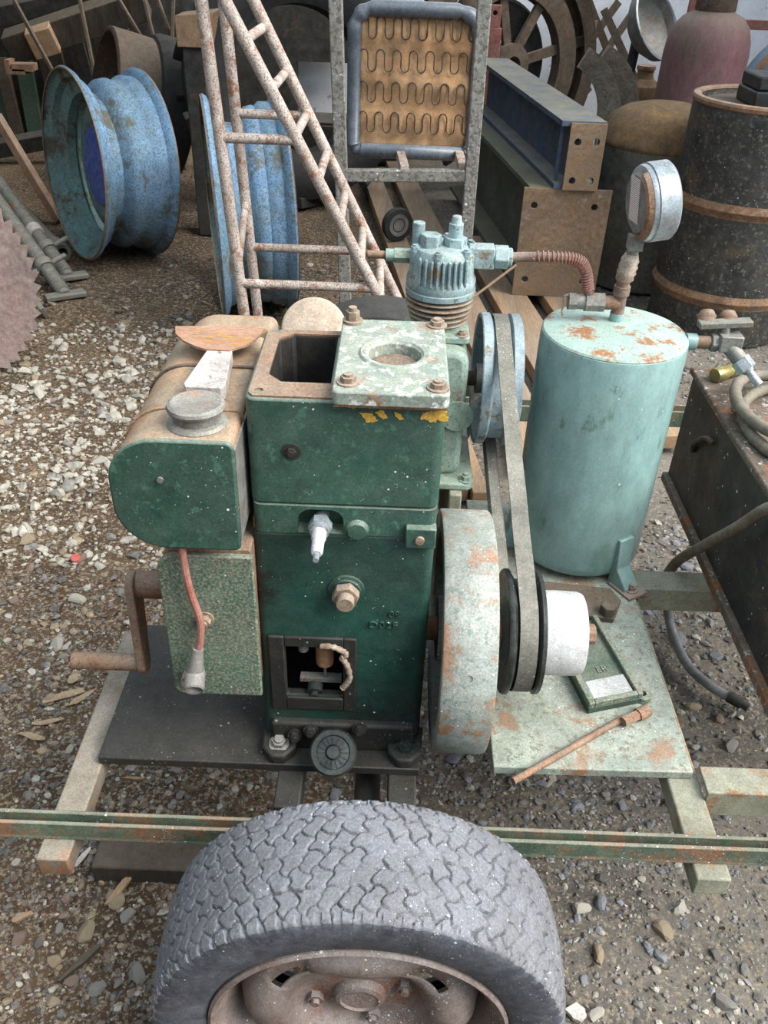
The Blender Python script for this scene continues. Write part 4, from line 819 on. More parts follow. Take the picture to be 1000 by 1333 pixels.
# sprung seat back, resting on the struts
Ys = 3.42; sx0, sx1, sz0, sz1 = PY(460, 190, Ys).x, PY(612, 190, Ys).x, PY(530, 198, Ys).z, PY(530, 12, Ys).z
SE = thing('seat_back', 'sprung seat back with tan hessian and four zigzag springs', 'seat', ((sx0 + sx1) / 2, Ys, sz0))
rp = rrect(sx0, sx1, sz0, sz1, (.03, .03, .08, .07), 8)
m_ = MB(); m_.tube([Vector((x, Ys, z)) for x, z in rp], [.024 + .004 * math.sin(i * 1.7) for i in range(len(rp))], 12, closed=True); build('padded_edge', m_, 'blackpad', SE, smooth=60)
n1, n2 = 26, 26; vs = []; fs = []
for j in range(n2 + 1):
    for i in range(n1 + 1):
        u, v_ = i / n1, j / n2; vs.append((sx0 + .018 + (sx1 - sx0 - .036) * u, Ys + .012 + .006 * math.sin(v_ * 19 + u * 2) + .003 * math.sin(u * 31), sz0 + .012 + (sz1 - sz0 - .03) * v_))
for j in range(n2):
    for i in range(n1): fs.append((j * (n1 + 1) + i, j * (n1 + 1) + i + 1, (j + 1) * (n1 + 1) + i + 1, (j + 1) * (n1 + 1) + i))
m_ = MB(); m_.add(vs, fs); hs = build('hessian_panel', m_, 'hessian', SE, smooth=70); md = hs.modifiers.new('thick', 'SOLIDIFY'); md.thickness = .006
m_ = MB(); m_.box(sx0 + .01, sx1 - .01, Ys + .024, Ys + .05, sz0 + .01, sz1 - .015); build('backing', m_, 'blackpad', SE)
for y in (37, 80, 121, 160):
    zc = PY(535, y, Ys).z; pts = []
    for i in range(281): t = i / 280; s = math.sin(t * 13.5 * math.pi); pts.append((sx0 + .02 + (sx1 - sx0 - .04) * t - .0052 * math.sin(t * 27 * math.pi), Ys - .004, zc + .034 * math.copysign(abs(s) ** .8, s)))
    m_ = MB(); m_.tube(pts, .0026, 6); build('zigzag_spring', m_, 'wire', SE, smooth=60)

# steel beams and planks at the right
gd = Vector((-.13, .991, 0)); gs = Vector((.993, .115, 0))
for i, (x, y, L_, w_) in enumerate(((.195, 3.05, 3.0, .115), (.50, 2.30, 3.9, .14), (.70, 2.40, 2.2, .16), (.92, 2.5, 2.1, .16), (.225, 2.14, .40, .05), (.285, 2.12, .42, .05))):
    a = Vector((x, y, .035)); m_ = MB(); m_.bar(a, a + gd * L_, w_, .05); build('timber_plank', m_, 'plank', loc=a, bevel=.003, label=('long worn plank passing between the legs of the grey tube frame', 'long worn plank beside the right leg of the grey tube frame', 'wide worn plank running under the square end plate', 'wide worn plank furthest from the tube frame behind the air receiver', 'narrow timber slat on the ground behind the flywheel', 'narrow timber slat on the ground behind the flywheel')[i], cat='plank', group=('planks under the steel beams' if i < 4 else 'narrow slats behind the flywheel'))
Yp = 3.75
def ibeam(name, label, x0, x1, z0, z1, y0, y1, mats, plate, holes, endm='endplate'):
    t = thing(name, label, 'steel beam', ((x0 + x1) / 2, y0, z0)); xm = (x0 + x1) / 2; dx = gd.x / gd.y * (y1 - y0)
    def sl(a, b, c, d_, n_):
        m_ = MB(); m_.add([(a, y0, c), (b, y0, c), (b, y0, d_), (a, y0, d_), (a + dx, y1, c), (b + dx, y1, c), (b + dx, y1, d_), (a + dx, y1, d_)], [(0, 1, 2, 3), (7, 6, 5, 4), (0, 4, 5, 1), (1, 5, 6, 2), (2, 6, 7, 3), (3, 7, 4, 0)]); build(n_, m_, mats, t)
    sl(x0, x1, z1 - .02, z1, 'top_flange'); sl(x0, x1, z0, z0 + .02, 'bottom_flange'); sl(xm - .012, xm + .012, z0 + .02, z1 - .02, 'web')
    m_ = MB(); m_.box(plate[0], plate[1], y0 - .016, y0, plate[2], plate[3]); p = build('end_plate', m_, endm, t, bevel=.002, label='rusty end plate with bolt holes')
    for (hx, hz) in holes: cut(p, MB().cyl((hx, y0 - .05, hz), (hx, y0 + .05, hz), .014, n=16))
    m_ = MB(); m_.box(x0 + .006, x0 + .02, y0 + .05, y0 + .065, z0 + .02, z1 - .02); build('stiffener', m_, mats, t)
    return t
ibeam('girder', 'lower grey-green steel beam with a broad square end plate', .56, .80, .060, .5265, Yp, 5.5, 'greybeam', (.535, .905, .060, .526), [(.585, .455), (.84, .455), (.585, .135), (.84, .135)])
ibeam('girder', 'blue steel beam lying on top of the grey-green one', .655, .835, .527, .79, Yp - .02, 5.48, 'bluebeam', (.690, .835, .527, .785), [(.725, .715), (.80, .718), (.725, .565), (.80, .567)])
m_ = MB(); a, b = PZ(604, 396, .066), PY(672, 345, Yp - .020); m_.cyl(a, b, .006, n=8); build('cane', m_, 'plank', loc=a, label='thin pale cane leaning on the square end plate behind the compressor', cat='stick')

# drum with black case
DR = thing('oil_drum', 'black steel drum with two rusty hoops', 'drum', (1.43, 3.66, 0))
m_ = MB(); m_.lathe((1.43, 3.66, 0), (0, 0, 1), [(.282, 0), (.286, .01), (.286, .30), (.286, .88), (.284, .905), (.262, .905), (.258, .885), (.001, .885)], 72); build('barrel', m_, 'drum', DR)
for z in (.19, .545):
    m_ = MB(); m_.lathe((1.43, 3.66, z), (0, 0, 1), [(.2862, -.030), (.289, -.018), (.297, -.008), (.300, 0), (.297, .008), (.289, .018), (.2862, .026)], 72, caps=False); build('hoop', m_, 'drumrust', DR)
m_ = MB(); m_.lathe((1.43, 3.66, .905), (0, 0, 1), [(.258, 0), (.262, .008), (.276, .013), (.288, .010), (.292, .002), (.290, -.010), (.284, -.014), (.262, -.004)], 72, closed=True); build('rim', m_, 'rust', DR)
m_ = MB(); m_.lathe((1.43, 3.66, .886), (0, 0, 1), [(.257, 0), (.2, .002), (.001, .002)], 48); build('lid', m_, 'rustdark', DR)
BC = thing('black_case', 'black plastic case on the drum lid', 'case', (1.49, 3.66, .889))
m_ = MB(); m_.box(1.33, 1.61, 3.56, 3.77, .888, .945); build('case_bottom', m_, 'blackbox', BC, bevel=.008)
m_ = MB(); m_.box(1.335, 1.605, 3.565, 3.765, .9455, .995); build('case_lid', m_, 'blackbox', BC, bevel=.008)
# domed tank
dY, dR = 4.24, .285; dX = PY(775, 200, dY).x + dR * 1.03; dz = PY(845, 133, dY).z
DT = thing('domed_tank', 'upright dirty grey tank with a rusty domed top beside the drum', 'tank', (dX, dY, 0))
m_ = MB(); m_.lathe((dX, dY, 0), (0, 0, 1), [(dR - .01, 0), (dR, .01), (dR, dz - .17), (dR - .002, dz - .16)], 64); build('shell', m_, 'tankside', DT)
m_ = MB(); m_.lathe((dX, dY, dz - .16), (0, 0, 1), [(dR - .001, -.008), (dR + .004, .0), (dR + .004, .014), (dR - .003, .024), (dR - .015, .06), (dR - .045, .105), (dR - .10, .138), (dR - .17, .155), (.001, .16)], 64); build('dome', m_, 'domerust', DT, label='rusty domed top')
# gas bottles
gY = 5.0; gX = PY(921, 60, gY).x; gR = .212; gz = PY(921, 15, gY).z
GB = thing('gas_cylinder', 'tall maroon gas cylinder with dusty shoulder', 'gas cylinder', (gX, gY, 0))
m_ = MB(); m_.lathe((gX, gY, 0), (0, 0, 1), [(gR - .02, 0), (gR - .002, .02), (gR, .06), (gR, gz - .19), (gR - .006, gz - .13), (gR - .026, gz - .065), (gR - .065, gz - .02), (gR - .11, gz), (gR - .115, gz + .005)], 56); build('shell', m_, 'maroon', GB)
m_ = MB(); m_.lathe((gX, gY, gz), (0, 0, 1), [(.095, 0), (.10, .01), (.096, .13), (.088, .13), (.088, .0)], 40, closed=True); build('valve_guard', m_, 'rustdark', GB)
for (px, py, Yv, s, m0, lab) in ((840, 98, 5.42, .115, 'domerust', 'small tan bottle with a narrow neck beside the maroon cylinder'), (872, 90, 5.62, .06, 'darkgreen', 'small green bottle behind the tan one')):
    c = PY(px, py, Yv); zt_ = c.z
    t = thing('old_bottle', lab, 'bottle', (c.x, Yv, 0))
    m_ = MB(); m_.lathe((c.x, Yv, 0), (0, 0, 1), [(s - .015, 0), (s, .02), (s, zt_ - .10), (s * .87, zt_ - .05), (s * .44, zt_ - .015), (s * .4, zt_), (s * .4, zt_ + .03)], 36); build('body', m_, m0, t)
    m_ = MB(); m_.lathe((c.x, Yv, zt_ + .028), (0, 0, 1), [(s * .44, 0), (s * .46, .01), (s * .44, .022), (.001, .022)], 28); build('cap', m_, 'rust', t)
# white metal hood leaning
hc = PY(856, 30, 5.75); ha = Vector((.62, -.62, .48)).normalized()
LH = thing('metal_hood', 'pale dented metal bowl hood leaning behind the maroon cylinder', 'hood', (hc.x, 5.75, 0))
m_ = MB(); m_.lathe(hc, ha, [(.20, 0), (.206, -.005), (.19, -.06), (.14, -.11), (.06, -.135), (.001, -.14), (.001, -.132), (.06, -.127), (.135, -.102), (.184, -.056), (.195, .002)], 48, closed=False, caps=False); build('bowl', m_, 'greymetal', LH)
m_ = MB(); m_.lathe(hc, ha, [(.193, -.004), (.206, -.006), (.209, .003), (.196, .006)], 48, closed=True); build('rolled_rim', m_, 'steel', LH)
m_ = MB(); m_.cyl((hc - ha * .13), (hc.x - .1, 5.95, 0.0), .03, n=12); build('stand', m_, 'darksteel', LH)
# pale blue panel and straps at far right
BP = thing('blue_machine_cover', 'pale blue curved machine cover with a rusty band', 'cover', (2.28, 5.25, 0))
pc = PY(1010, 75, 4.9)
m_ = MB(); m_.lathe((2.33, 5.25, .60), (0, 1, 0), [(.42, -.2), (.44, -.17), (.44, .17), (.42, .2)], 56); build('shell', m_, 'bluegrey', BP)
m_ = MB(); m_.lathe((2.33, 5.25, .60), (0, 1, 0), [(.44, -.05), (.446, -.04), (.446, .04), (.44, .05)], 56, caps=False); build('band', m_, 'rustorange', BP)
m_ = MB(); m_.box(2.05, 2.6, 5.1, 5.4, 0, .30); build('stand', m_, 'darksteel', BP)
PF = thing('red_rack', 'faded red angle rack standing behind the pale blue cover', 'rack', (1.8, 6.0, 0))
for x in (1.72, 2.5):
    m_ = MB(); m_.box(x, x + .05, 6.0, 6.05, 0, 1.5); build('post', m_, 'redpaint', PF)
for z in (.5, .93):
    m_ = MB(); m_.box(1.77, 2.5, 6.0, 6.05, z, z + .05); build('shelf_bar', m_, 'redpaint', PF)
for i, x in enumerate((1.83, 1.91)):
    m_ = MB(); m_.tube(smooth_path([(x, 5.977, .4), (x - .01, 5.975, .8), (x + .01, 5.977, 1.0), (x, 5.977, 1.2), (x + .02, 6.0, 1.4)], 5), .020, 10); build('blue_strap', m_, 'blue', loc=(x, 5.977, .4), label='bright blue strap hanging on the faded red rack', cat='strap', group='straps on the red rack')

# spade-lug wheel
wc = PY(662, 112, 4.75); wc.z = max(wc.z, .70); wa = Vector((.50, -.86, .06)).normalized(); WR = .62
wc = Vector((.66, 5.95, .697))
LW = thing('lug_wheel', 'rusty iron tractor wheel with spiked lugs round the rim', 'iron wheel', (wc.x, wc.y, 0))
u, v_, d = frame_of(wa)
m_ = MB(); m_.lathe(wc, wa, [(WR - .07, -.06), (WR, -.09), (WR, .09), (WR - .07, .06), (WR - .02, .05), (WR - .02, -.05)], 72, closed=True); build('rim', m_, 'rustdark', LW)
m_ = MB(); m_.lathe(wc, wa, [(WR - .25, -.04), (WR - .13, -.05), (WR - .13, .05), (WR - .25, .04)], 64, closed=True); build('inner_ring', m_, 'rustdark', LW)
m_ = MB(); m_.lathe(wc, wa, [(.14, -.10), (.34, -.10), (.36, -.12), (.14, -.12)], 48, closed=True); build('brake_plate', m_, 'darksteel', LW)
m_ = MB(); m_.lathe(wc, wa, [(.05, -.06), (.12, -.05), (.12, .05), (.05, .06)], 40, closed=True); build('hub', m_, 'rustdark', LW)
for i in range(8):
    a = 2 * math.pi * i / 8 + .2; e = u * math.cos(a) + v_ * math.sin(a); m_ = MB(); m_.bar(wc + e * .11, wc + e * (WR - .02), .055, .03, wa); build('spoke', m_, 'rustdark', LW)
for i in range(22):
    a = 2 * math.pi * i / 22; e = u * math.cos(a) + v_ * math.sin(a); s_ = -u * math.sin(a) + v_ * math.cos(a); p = wc + e * (WR - .003)
    m_ = MB(); m_.add([p - s_ * .05 - wa * .06, p + s_ * .05 - wa * .06, p + s_ * .05 + wa * .06, p - s_ * .05 + wa * .06, p + e * .085 + s_ * .03 - wa * .02, p + e * .085 + s_ * .03 + wa * .02], [(0, 1, 2, 3), (0, 4, 1), (3, 2, 5), (0, 3, 5, 4), (1, 4, 5, 2)]); build('spike_lug', m_, 'rustdark', LW)
# curved guards
for (cpx, r0, aa0, aa1, Yv, lab) in (((713, 152), .375, -6, 64, 5.0, 'rusty curved steel guard leaning nearest the blue beam'), ((737, 148), .385, -6, 64, 5.16, 'dusty curved steel guard leaning behind its twin')):
    c = PY(*cpx, Yv); vs = []; K = 20
    t = thing('steel_guard', lab, 'guard', (c.x + r0 - .07, Yv, 0))
    for i in range(K + 1):
        a = math.radians(aa0 + (aa1 - aa0) * i / K)
        for (rr, dy) in ((r0, -.035), (r0, .035), (r0 - .105, .055), (r0 - .105, .035)): vs.append((c.x + rr * math.cos(a), Yv + dy - .05 * math.sin(a), c.z + rr * math.sin(a)))
    fs = [(i * 4 + j, i * 4 + (j + 1) % 4, (i + 1) * 4 + (j + 1) % 4, (i + 1) * 4 + j) for i in range(K) for j in range(4)] + [(0, 1, 2, 3), (K * 4 + 3, K * 4 + 2, K * 4 + 1, K * 4)]
    m_ = MB(); m_.add(vs, fs); build('curved_plate', m_, 'rustgrey', t, smooth=25)
    z0 = c.z + (r0 - .07) * math.sin(math.radians(aa0)); x0 = c.x + (r0 - .075) * math.cos(math.radians(aa0)); m_ = MB(); m_.box(x0 - .02, x0 + .06, Yv - .01, Yv + .03, 0, z0 + .02); build('support_leg', m_, 'rustgrey', t)
# red post
rY = 5.6; a = PY(645, 12, rY); zs, ze = PY(645, 36, rY).z, PY(645, 6, rY).z
m_ = MB(); m_.box(a.x - .045, a.x + .045, rY - .02, rY + .02, 0, zs); m_.box(a.x - .03, a.x + .034, rY - .015, rY + .015, zs, ze); o = build('red_post', m_, 'redpaint', loc=(a.x, rY, 0), bevel=.003, label='faded red flat post standing by the iron wheel', cat='post'); cut(o, MB().cyl((a.x, rY - .2, ze - .04), (a.x, rY + .2, ze - .04), .013, n=14))
# crossed flat bars against the wall
for i, (p, q, Yv) in enumerate((((762, -10), (812, 120), 6.7), ((786, 12), (830, 110), 6.6), ((806, 2), (735, 100), 6.82), ((826, 14), (765, 100), 6.76))):
    a, b = PY(*p, Yv), PY(*q, Yv - .1); b2 = ext(a, b, 0.0); m_ = MB(); m_.bar(a, b2, .05, .012, (0, 1, .2)); build('flat_bar', m_, 'rustdark', loc=b2, label='dark flat steel bar leaning crosswise against the white wall', cat='bar', group='flat bars leaning on the wall')

# big dark tractor tyre behind
def big_tyre(c, ax, R, r_in, W, lab, m0='rubberdark', lugs=20):
    c = Vector(c); t = thing('tractor_tyre', lab, 'tractor tyre', (c.x, c.y, 0)); h = W / 2
    m_ = MB(); m_.lathe(c, ax, [(r_in, -h * .75), (r_in + .05, -h * .9), (r_in + (R - r_in) * .5, -h), (R - .06, -h * .92), (R - .01, -h * .75), (R, 0), (R - .01, h * .75), (R - .06, h * .92), (r_in + (R - r_in) * .5, h), (r_in + .05, h * .9), (r_in, h * .75), (r_in + .03, 0)], 72, closed=True); build('carcass', m_, m0, t, smooth=50)
    u, v_, d = frame_of(ax)
    for i in range(lugs):
        a = 2 * math.pi * i / lugs; e = u * math.cos(a) + v_ * math.sin(a); s_ = -u * math.sin(a) + v_ * math.cos(a); k = 1 if i % 2 else -1
        m_ = MB(); m_.bar(c + e * (R + .005) + d * h * .85 * k - s_ * .04, c + e * (R + .010) + s_ * .09, .05, .06, e); build('tread_lug', m_, m0, t, bevel=.006)
    return t
big_tyre((-.58, 5.32, .66), (.25, -.95, .12), .63, .37, .32, 'large dark tractor tyre standing with light showing through its centre')
# rusty wheel with its dark tyre behind rim one
bc = Vector((-1.535, 5.60, .437)); ba = Vector((.86, .44, -.25)).normalized()
RW = thing('steel_wheel', 'wide rusty steel wheel drum with a dark worn tyre band, behind the blue rim', 'wheel', (bc.x, bc.y, 0))
m_ = MB(); m_.lathe(bc, ba, [(.375, -.24), (.39, -.23), (.385, -.10), (.38, .0), (.36, .0), (.36, -.24)], 64, closed=True); build('steel_drum', m_, 'rustdark', RW)
m_ = MB(); m_.lathe(bc, ba, [(.38, .0), (.40, .01), (.415, .05), (.415, .17), (.39, .20), (.33, .22), (.30, .20), (.30, .02)], 64, closed=True); build('tyre_band', m_, 'rubberdark', RW)

# dark timbers and machinery at the left back
def stick(name, p, q, Yp_, Yq, w_, h_, m0, lab, cat, group=None, ground=False, bev=.004):
    a, b = PY(*p, Yp_), PY(*q, Yq)
    if ground: b = ext(a, b, 0.0)
    m_ = MB(); m_.bar(a, b, w_, h_, (0, 1, .3)); return build(name, m_, m0, loc=min((a, b), key=lambda v__: v__.z), bevel=bev, label=lab, cat=cat, group=group)
RK = thing('timber_rack', 'dark timber rack of leaning boards and posts behind the blue rim', 'rack', (-2.6, 6.5, 0))
def rk(n_, p, q, Ya, Yb, w_, h_, m0, ground=False):
    a, b = PY(*p, Ya), PY(*q, Yb)
    if ground: b = ext(a, b, 0.0)
    m_ = MB(); m_.bar(a, b, w_, h_, (0, 1, .3)); build(n_, m_, m0, RK, bevel=.006)
rk('log', (12, 62), (190, 2), 6.25, 6.35, .17, .17, 'darkwood')
rk('log_end', (40, 58), (72, 48), 6.15, 6.18, .16, .12, 'plank')
rk('top_board', (-10, 20), (120, -8), 6.5, 6.55, .12, .14, 'darksteel')
for p, q, w_, m0 in (((30, 70), (60, 250), .10, 'darkgreen'), ((62, 55), (105, 240), .15, 'darkwood'), ((95, 45), (150, 240), .11, 'darksteel'), ((125, 30), (170, 220), .09, 'darkwood'), ((150, 20), (200, 200), .12, 'darkwood'), ((0, 75), (45, 260), .08, 'rustdark'), ((180, 5), (225, 200), .10, 'darksteel'), ((-20, 100), (20, 300), .26, 'darkgreen')):
    rk('board', p, q, 6.55, 6.42, w_ * 1.18, .04, m0, True)
rk('shelf', (-30, 198), (80, 178), 6.0, 6.05, .10, .09, 'darksteel')
m_ = MB(); m_.box(-3.8, -.73, 6.72, 6.8, 0, 1.9); m_.box(-.73, -.33, 6.72, 6.8, .57, 1.9); build('dark_back_sheet', m_, 'darksteel', RK)  # dark sheet carried on behind the tyre, added to darken its opening
for p, q, Yv in (((152, -5), (192, 62), 6.19), ((188, 0), (203, 62), 6.15), ((226, -4), (224, 55), 6.24), ((205, -2), (224, 50), 6.27), ((18, 0), (70, 95), 6.02), ((103, -5), (112, 40), 6.12)):
    stick('iron_rod', p, q, Yv, Yv - .05, .022, .022, 'rustdark', 'thin rusty iron rod leaning against the timber rack', 'rod', 'rods on the timber rack', True)
a = PY(20, 85, 6.0); m_ = MB(); m_.box(a.x - .06, a.x + .06, 5.98, 6.08, a.z - .05, a.z - .02); m_.box(a.x - .06, a.x - .03, 5.98, 6.08, a.z - .02, a.z + .03); m_.box(a.x - .02, a.x + .11, 5.98, 6.08, a.z - .03, a.z + .01); build('iron_bracket', m_, 'rust', RK)
a = PY(8, 180, 4.9); stick('angle_iron', (-5, 150), (86, 302), 5.0, 4.72, .045, .045, 'rust', 'rusty angle iron leaning beside the blue rim', 'angle iron', None, True)
# dark crates left of step frame
a, b = PY(233, 60, 4.62), PY(262, 14, 4.62); CR = thing('wooden_crate', 'pale wooden box on a dark stand left of the white step frame', 'crate', (a.x + .1, 4.68, 0))
m_ = MB(); m_.prism([(0, 0), (.14, 0), (.18, b.z - a.z), (.0, b.z - a.z - .02)], (a.x, 4.58, a.z), (1, 0, 0), (0, 0, 1), (0, .2, 0)); build('box', m_, 'plank', CR, bevel=.004)
m_ = MB(); m_.box(a.x + .02, a.x + .12, 4.6, 4.76, 0, a.z); build('stand', m_, 'darksteel', CR, bevel=.004)
LD = thing('dark_backdrop', 'low dark steel cabinet added behind the large tractor tyre to darken its opening', 'backdrop', (-.35, 6.45, 0))
m_ = MB(); m_.box(-.72, .05, 6.3, 6.65, 0, .26); build('body', m_, 'darksteel', LD, bevel=.005)  # dark box added to blacken the lower part of the tyre opening
for x in (-.70, -.32):
    m_ = MB(); m_.box(x, x + .35, 6.285, 6.3, .02, .24); build('backdrop_panel', m_, 'darksteel', LD, bevel=.003)

# screw jacks and pipe at left
def jack(p_foot, p_top, lab, Ltop, collar=False):
    f0 = PZ(*p_foot, 0.0); tp_ = PY(*p_top, Ltop); d = (tp_ - f0).normalized(); L_ = (tp_ - f0).length * 1.25
    f0 = f0 + Vector((0, 0, .015))
    t = thing('screw_jack', lab, 'jack', f0); 
    m_ = MB(); K = int(L_ / .0035); path = [f0 + d * (.02 + L_ * i / K) for i in range(K + 1)]
    m_.tube(path, [.030 + .0040 * math.sin(i * math.pi * 2 / 5) for i in range(K + 1)], 14); build('threaded_rod', m_, 'jack', t, smooth=60)
    u, v_, _ = frame_of(d)
    m_ = MB(); m_.obox(f0 + Vector((0, 0, -.002)), (.075, .045, 0), (-.016, .026, 0), (0, 0, .012)); m_.cyl(f0, f0 + d * .04, .026, n=14); build('foot', m_, 'jack', t, bevel=.006)
    c_ = f0 + d * .20; s_ = Vector((.62, .70, .25)).normalized(); m_ = MB(); m_.cyl(c_ - d * .02, c_ + d * .02, .042, n=16); m_.cyl(c_ - s_ * .11, c_ + s_ * .11, .012, n=10); build('wing_nut', m_, 'jack', t)
    if collar: m_ = MB(); m_.cyl(c_ + d * .10, c_ + d * .15, .038, n=18); build('collar', m_, 'paper', t, label='white collar')
    return t
jack((86, 388), (2, 272), 'threaded screw jack with cross handle and broad foot leaning near the saw blade', 4.1)
jack((90, 364), (2, 246), 'second threaded screw jack with a white collar behind the first', 4.32, True)
a = PZ(82, 334, .03); b = PY(-5, 243, 4.72); a.z = .045; m_ = MB(); m_.lathe(a, (b - a), [(.028, 0), (.044, 0), (.044, .10), (.036, .12), (.036, (b - a).length), (.028, (b - a).length)], 20, closed=True); build('steel_pipe', m_, 'jack', loc=a, label='grey steel pipe with a slotted socket lying behind the screw jacks', cat='pipe')
m_ = MB(); p = PZ(62, 332, .06); m_.box(p.x - .05, p.x + .05, p.y - .02, p.y + .02, -.01, .026); build('steel_offcut', m_, 'rustdark', loc=(p.x, p.y, 0), bevel=.003, label='small dark steel block between the jacks and pipe', cat='block')
# saw blade leaning at the left edge
s0 = PZ(26, 455, 0.0); sr = .36; sn = Vector((.80, -.52, .30)).normalized(); upv = (Vector((0, 0, 1)) - sn * sn.z).normalized(); sdv = sn.cross(upv)
sc_ = PZ(-14, 498, 0.0) + upv * sr; poly = []
for i in range(44):
    a0 = 2 * math.pi * i / 44; a1_ = 2 * math.pi * (i + .75) / 44; poly += [(math.cos(a0) * sr, math.sin(a0) * sr), (math.cos(a1_) * (sr - .032), math.sin(a1_) * (sr - .032))]
m_ = MB(); m_.prism(poly, sc_, sdv, upv, sn * .004)
SW = build('saw_blade', m_, 'saw', loc=(sc_.x, sc_.y, 0), smooth=20, label='maroon circular saw blade with hooked teeth leaning at the edge', cat='saw blade')
cut(SW, MB().cyl(sc_ - sn * .05, sc_ + sn * .05, .02, n=20))
for i, (p, q) in enumerate((((58, 408), (10, 330)), ((44, 422), (5, 372)))):
    a = PZ(*p, .02); b = PY(*q, 3.75 - i * .15); m_ = MB(); m_.bar(a, b, .06, .02, (0, 1, .5)); build('scrap_strip', m_, 'jack', loc=a, label='grey steel strip wedged behind the saw blade', cat='strip', group='strips behind the saw blade', bevel=.003)
# caster under the seat
c = PZ(517, 292, .145); CW = thing('caster_wheel', 'small grey caster wheel standing on a plank below the seat back', 'caster', (c.x, c.y, .06))
m_ = MB(); m_.lathe((c.x, c.y, .1445), (.5, -.86, 0), [(.03, -.02), (.08, -.018), (.085, 0), (.08, .018), (.03, .02)], 36, closed=True); build('tyre', m_, 'rubberdark', CW)
m_ = MB(); m_.lathe((c.x, c.y, .1445), (.5, -.86, 0), [(.001, -.016), (.055, -.022), (.055, .022), (.001, .016)], 30); build('hub', m_, 'greymetal', CW)
# slab near the right frame edge, and low scrap
p = PZ(1000, 935, 0.0); m_ = MB(); m_.box(.90, 1.25, .76, 1.05, -.02, .035); build('concrete_slab', m_, 'concrete', loc=(1.05, .9, -.02), bevel=.006, label='flat grey slab lying under the outrigger', cat='slab')

# ------------------------------------------------------------------ stones
def stone_mesh(name, m_, flat, seed, sub=1):
    rnd = random.Random(seed); bm = bmesh.new(); bmesh.ops.create_icosphere(bm, subdivisions=sub, radius=1)
    # chop with random planes for a broken, angular look
    for k in range(7):
        n = Vector((rnd.gauss(0, 1), rnd.gauss(0, 1), rnd.gauss(0, 1))).normalized(); dst = rnd.uniform(.45, .8)
        for v_ in bm.verts:
            e = v_.co.dot(n) - dst
            if e > 0: v_.co -= n * e
    sx, sy, sz = rnd.uniform(.75, 1.1), rnd.uniform(.5, .85), rnd.uniform(*flat)
    for v_ in bm.verts: v_.co = Vector((v_.co.x * sx, v_.co.y * sy, v_.co.z * sz))
    me = D.meshes.new(name); bm.to_mesh(me); bm.free(); me.materials.append(m_); return me
SM = {}
for k, b in dict(pale=S(186, 180, 168), grey=S(136, 132, 128), dark=S(94, 90, 88), tan=S(158, 140, 114), red=S(124, 102, 90), blue=S(134, 137, 146)).items():
    SM[k] = mat('stone_' + k, b, tuple(c * .72 for c in b[:3]) + (1,), vs=30, speck=.05, ss=90, scol=tuple(min(1, c * 1.5) for c in b[:3]) + (1,), rough=.95, bump=.4, bs=90)
LB = dict(pale='pale grey broken stone lying loose on the dirt', grey='mid grey broken stone lying loose on the dirt', dark='dark grey broken stone lying loose on the dirt', tan='tan broken stone lying loose on the dirt', red='reddish brown broken stone lying loose on the dirt', blue='bluish grey broken stone lying loose on the dirt')
VAR = {k: [stone_mesh('stone', SM[k], (.35, .6), 100 * j + i, 2) for i in range(4)] for j, k in enumerate(SM)}
def in_way(x, y, r):
    if (abs(x + .008) < .30 + r and .52 - r < y < .75 + r): return abs(x + .008) < .16 + r
    if -1.72 < x < -1.2 and 3.9 < y < 4.8: return True
    if .15 < x < 1.0 and y > 2.1: return True
    if x > .85 and .72 < y < 1.1: return True
    return False
placed = []
def put_stone(x, y, r, kind):
    if in_way(x, y, r): return
    for (a, b, c) in placed:
        if (a - x) ** 2 + (b - y) ** 2 < (c + r) ** 2 * .8: return
    placed.append((x, y, r)); o = D.objects.new('stone', random.choice(VAR[kind])); C.objects.link(o)
    o.scale = (r, r, r); o.rotation_euler = (random.gauss(0, .16), random.gauss(0, .16), random.uniform(0, 6.3)); o.location = (x, y, ground_h(x, y) + r * .14)
    if y < .74: where = 'in front of the green beam left of the near tyre' if x < 0 else 'in front of the green beam right of the near tyre'
    elif -.47 < x < .5 and y < 2.1: where = 'on the dirt beneath the trailer'
    elif x >= .5: where = 'on the dirt between the green plate and the black box'
    elif y < 1.35: where = 'on the dirt beside the crank handle'
    elif y < 2.3: where = 'on the dirt left of the fuel tank'
    else: where = 'on the dirt near the blue rims and saw blade'
    size = 'large ' if r > .022 else 'small '
    setp(o, size + LB[kind].split(' lying')[0] + ' ' + where, 'stone', size + kind + ' stones ' + where)
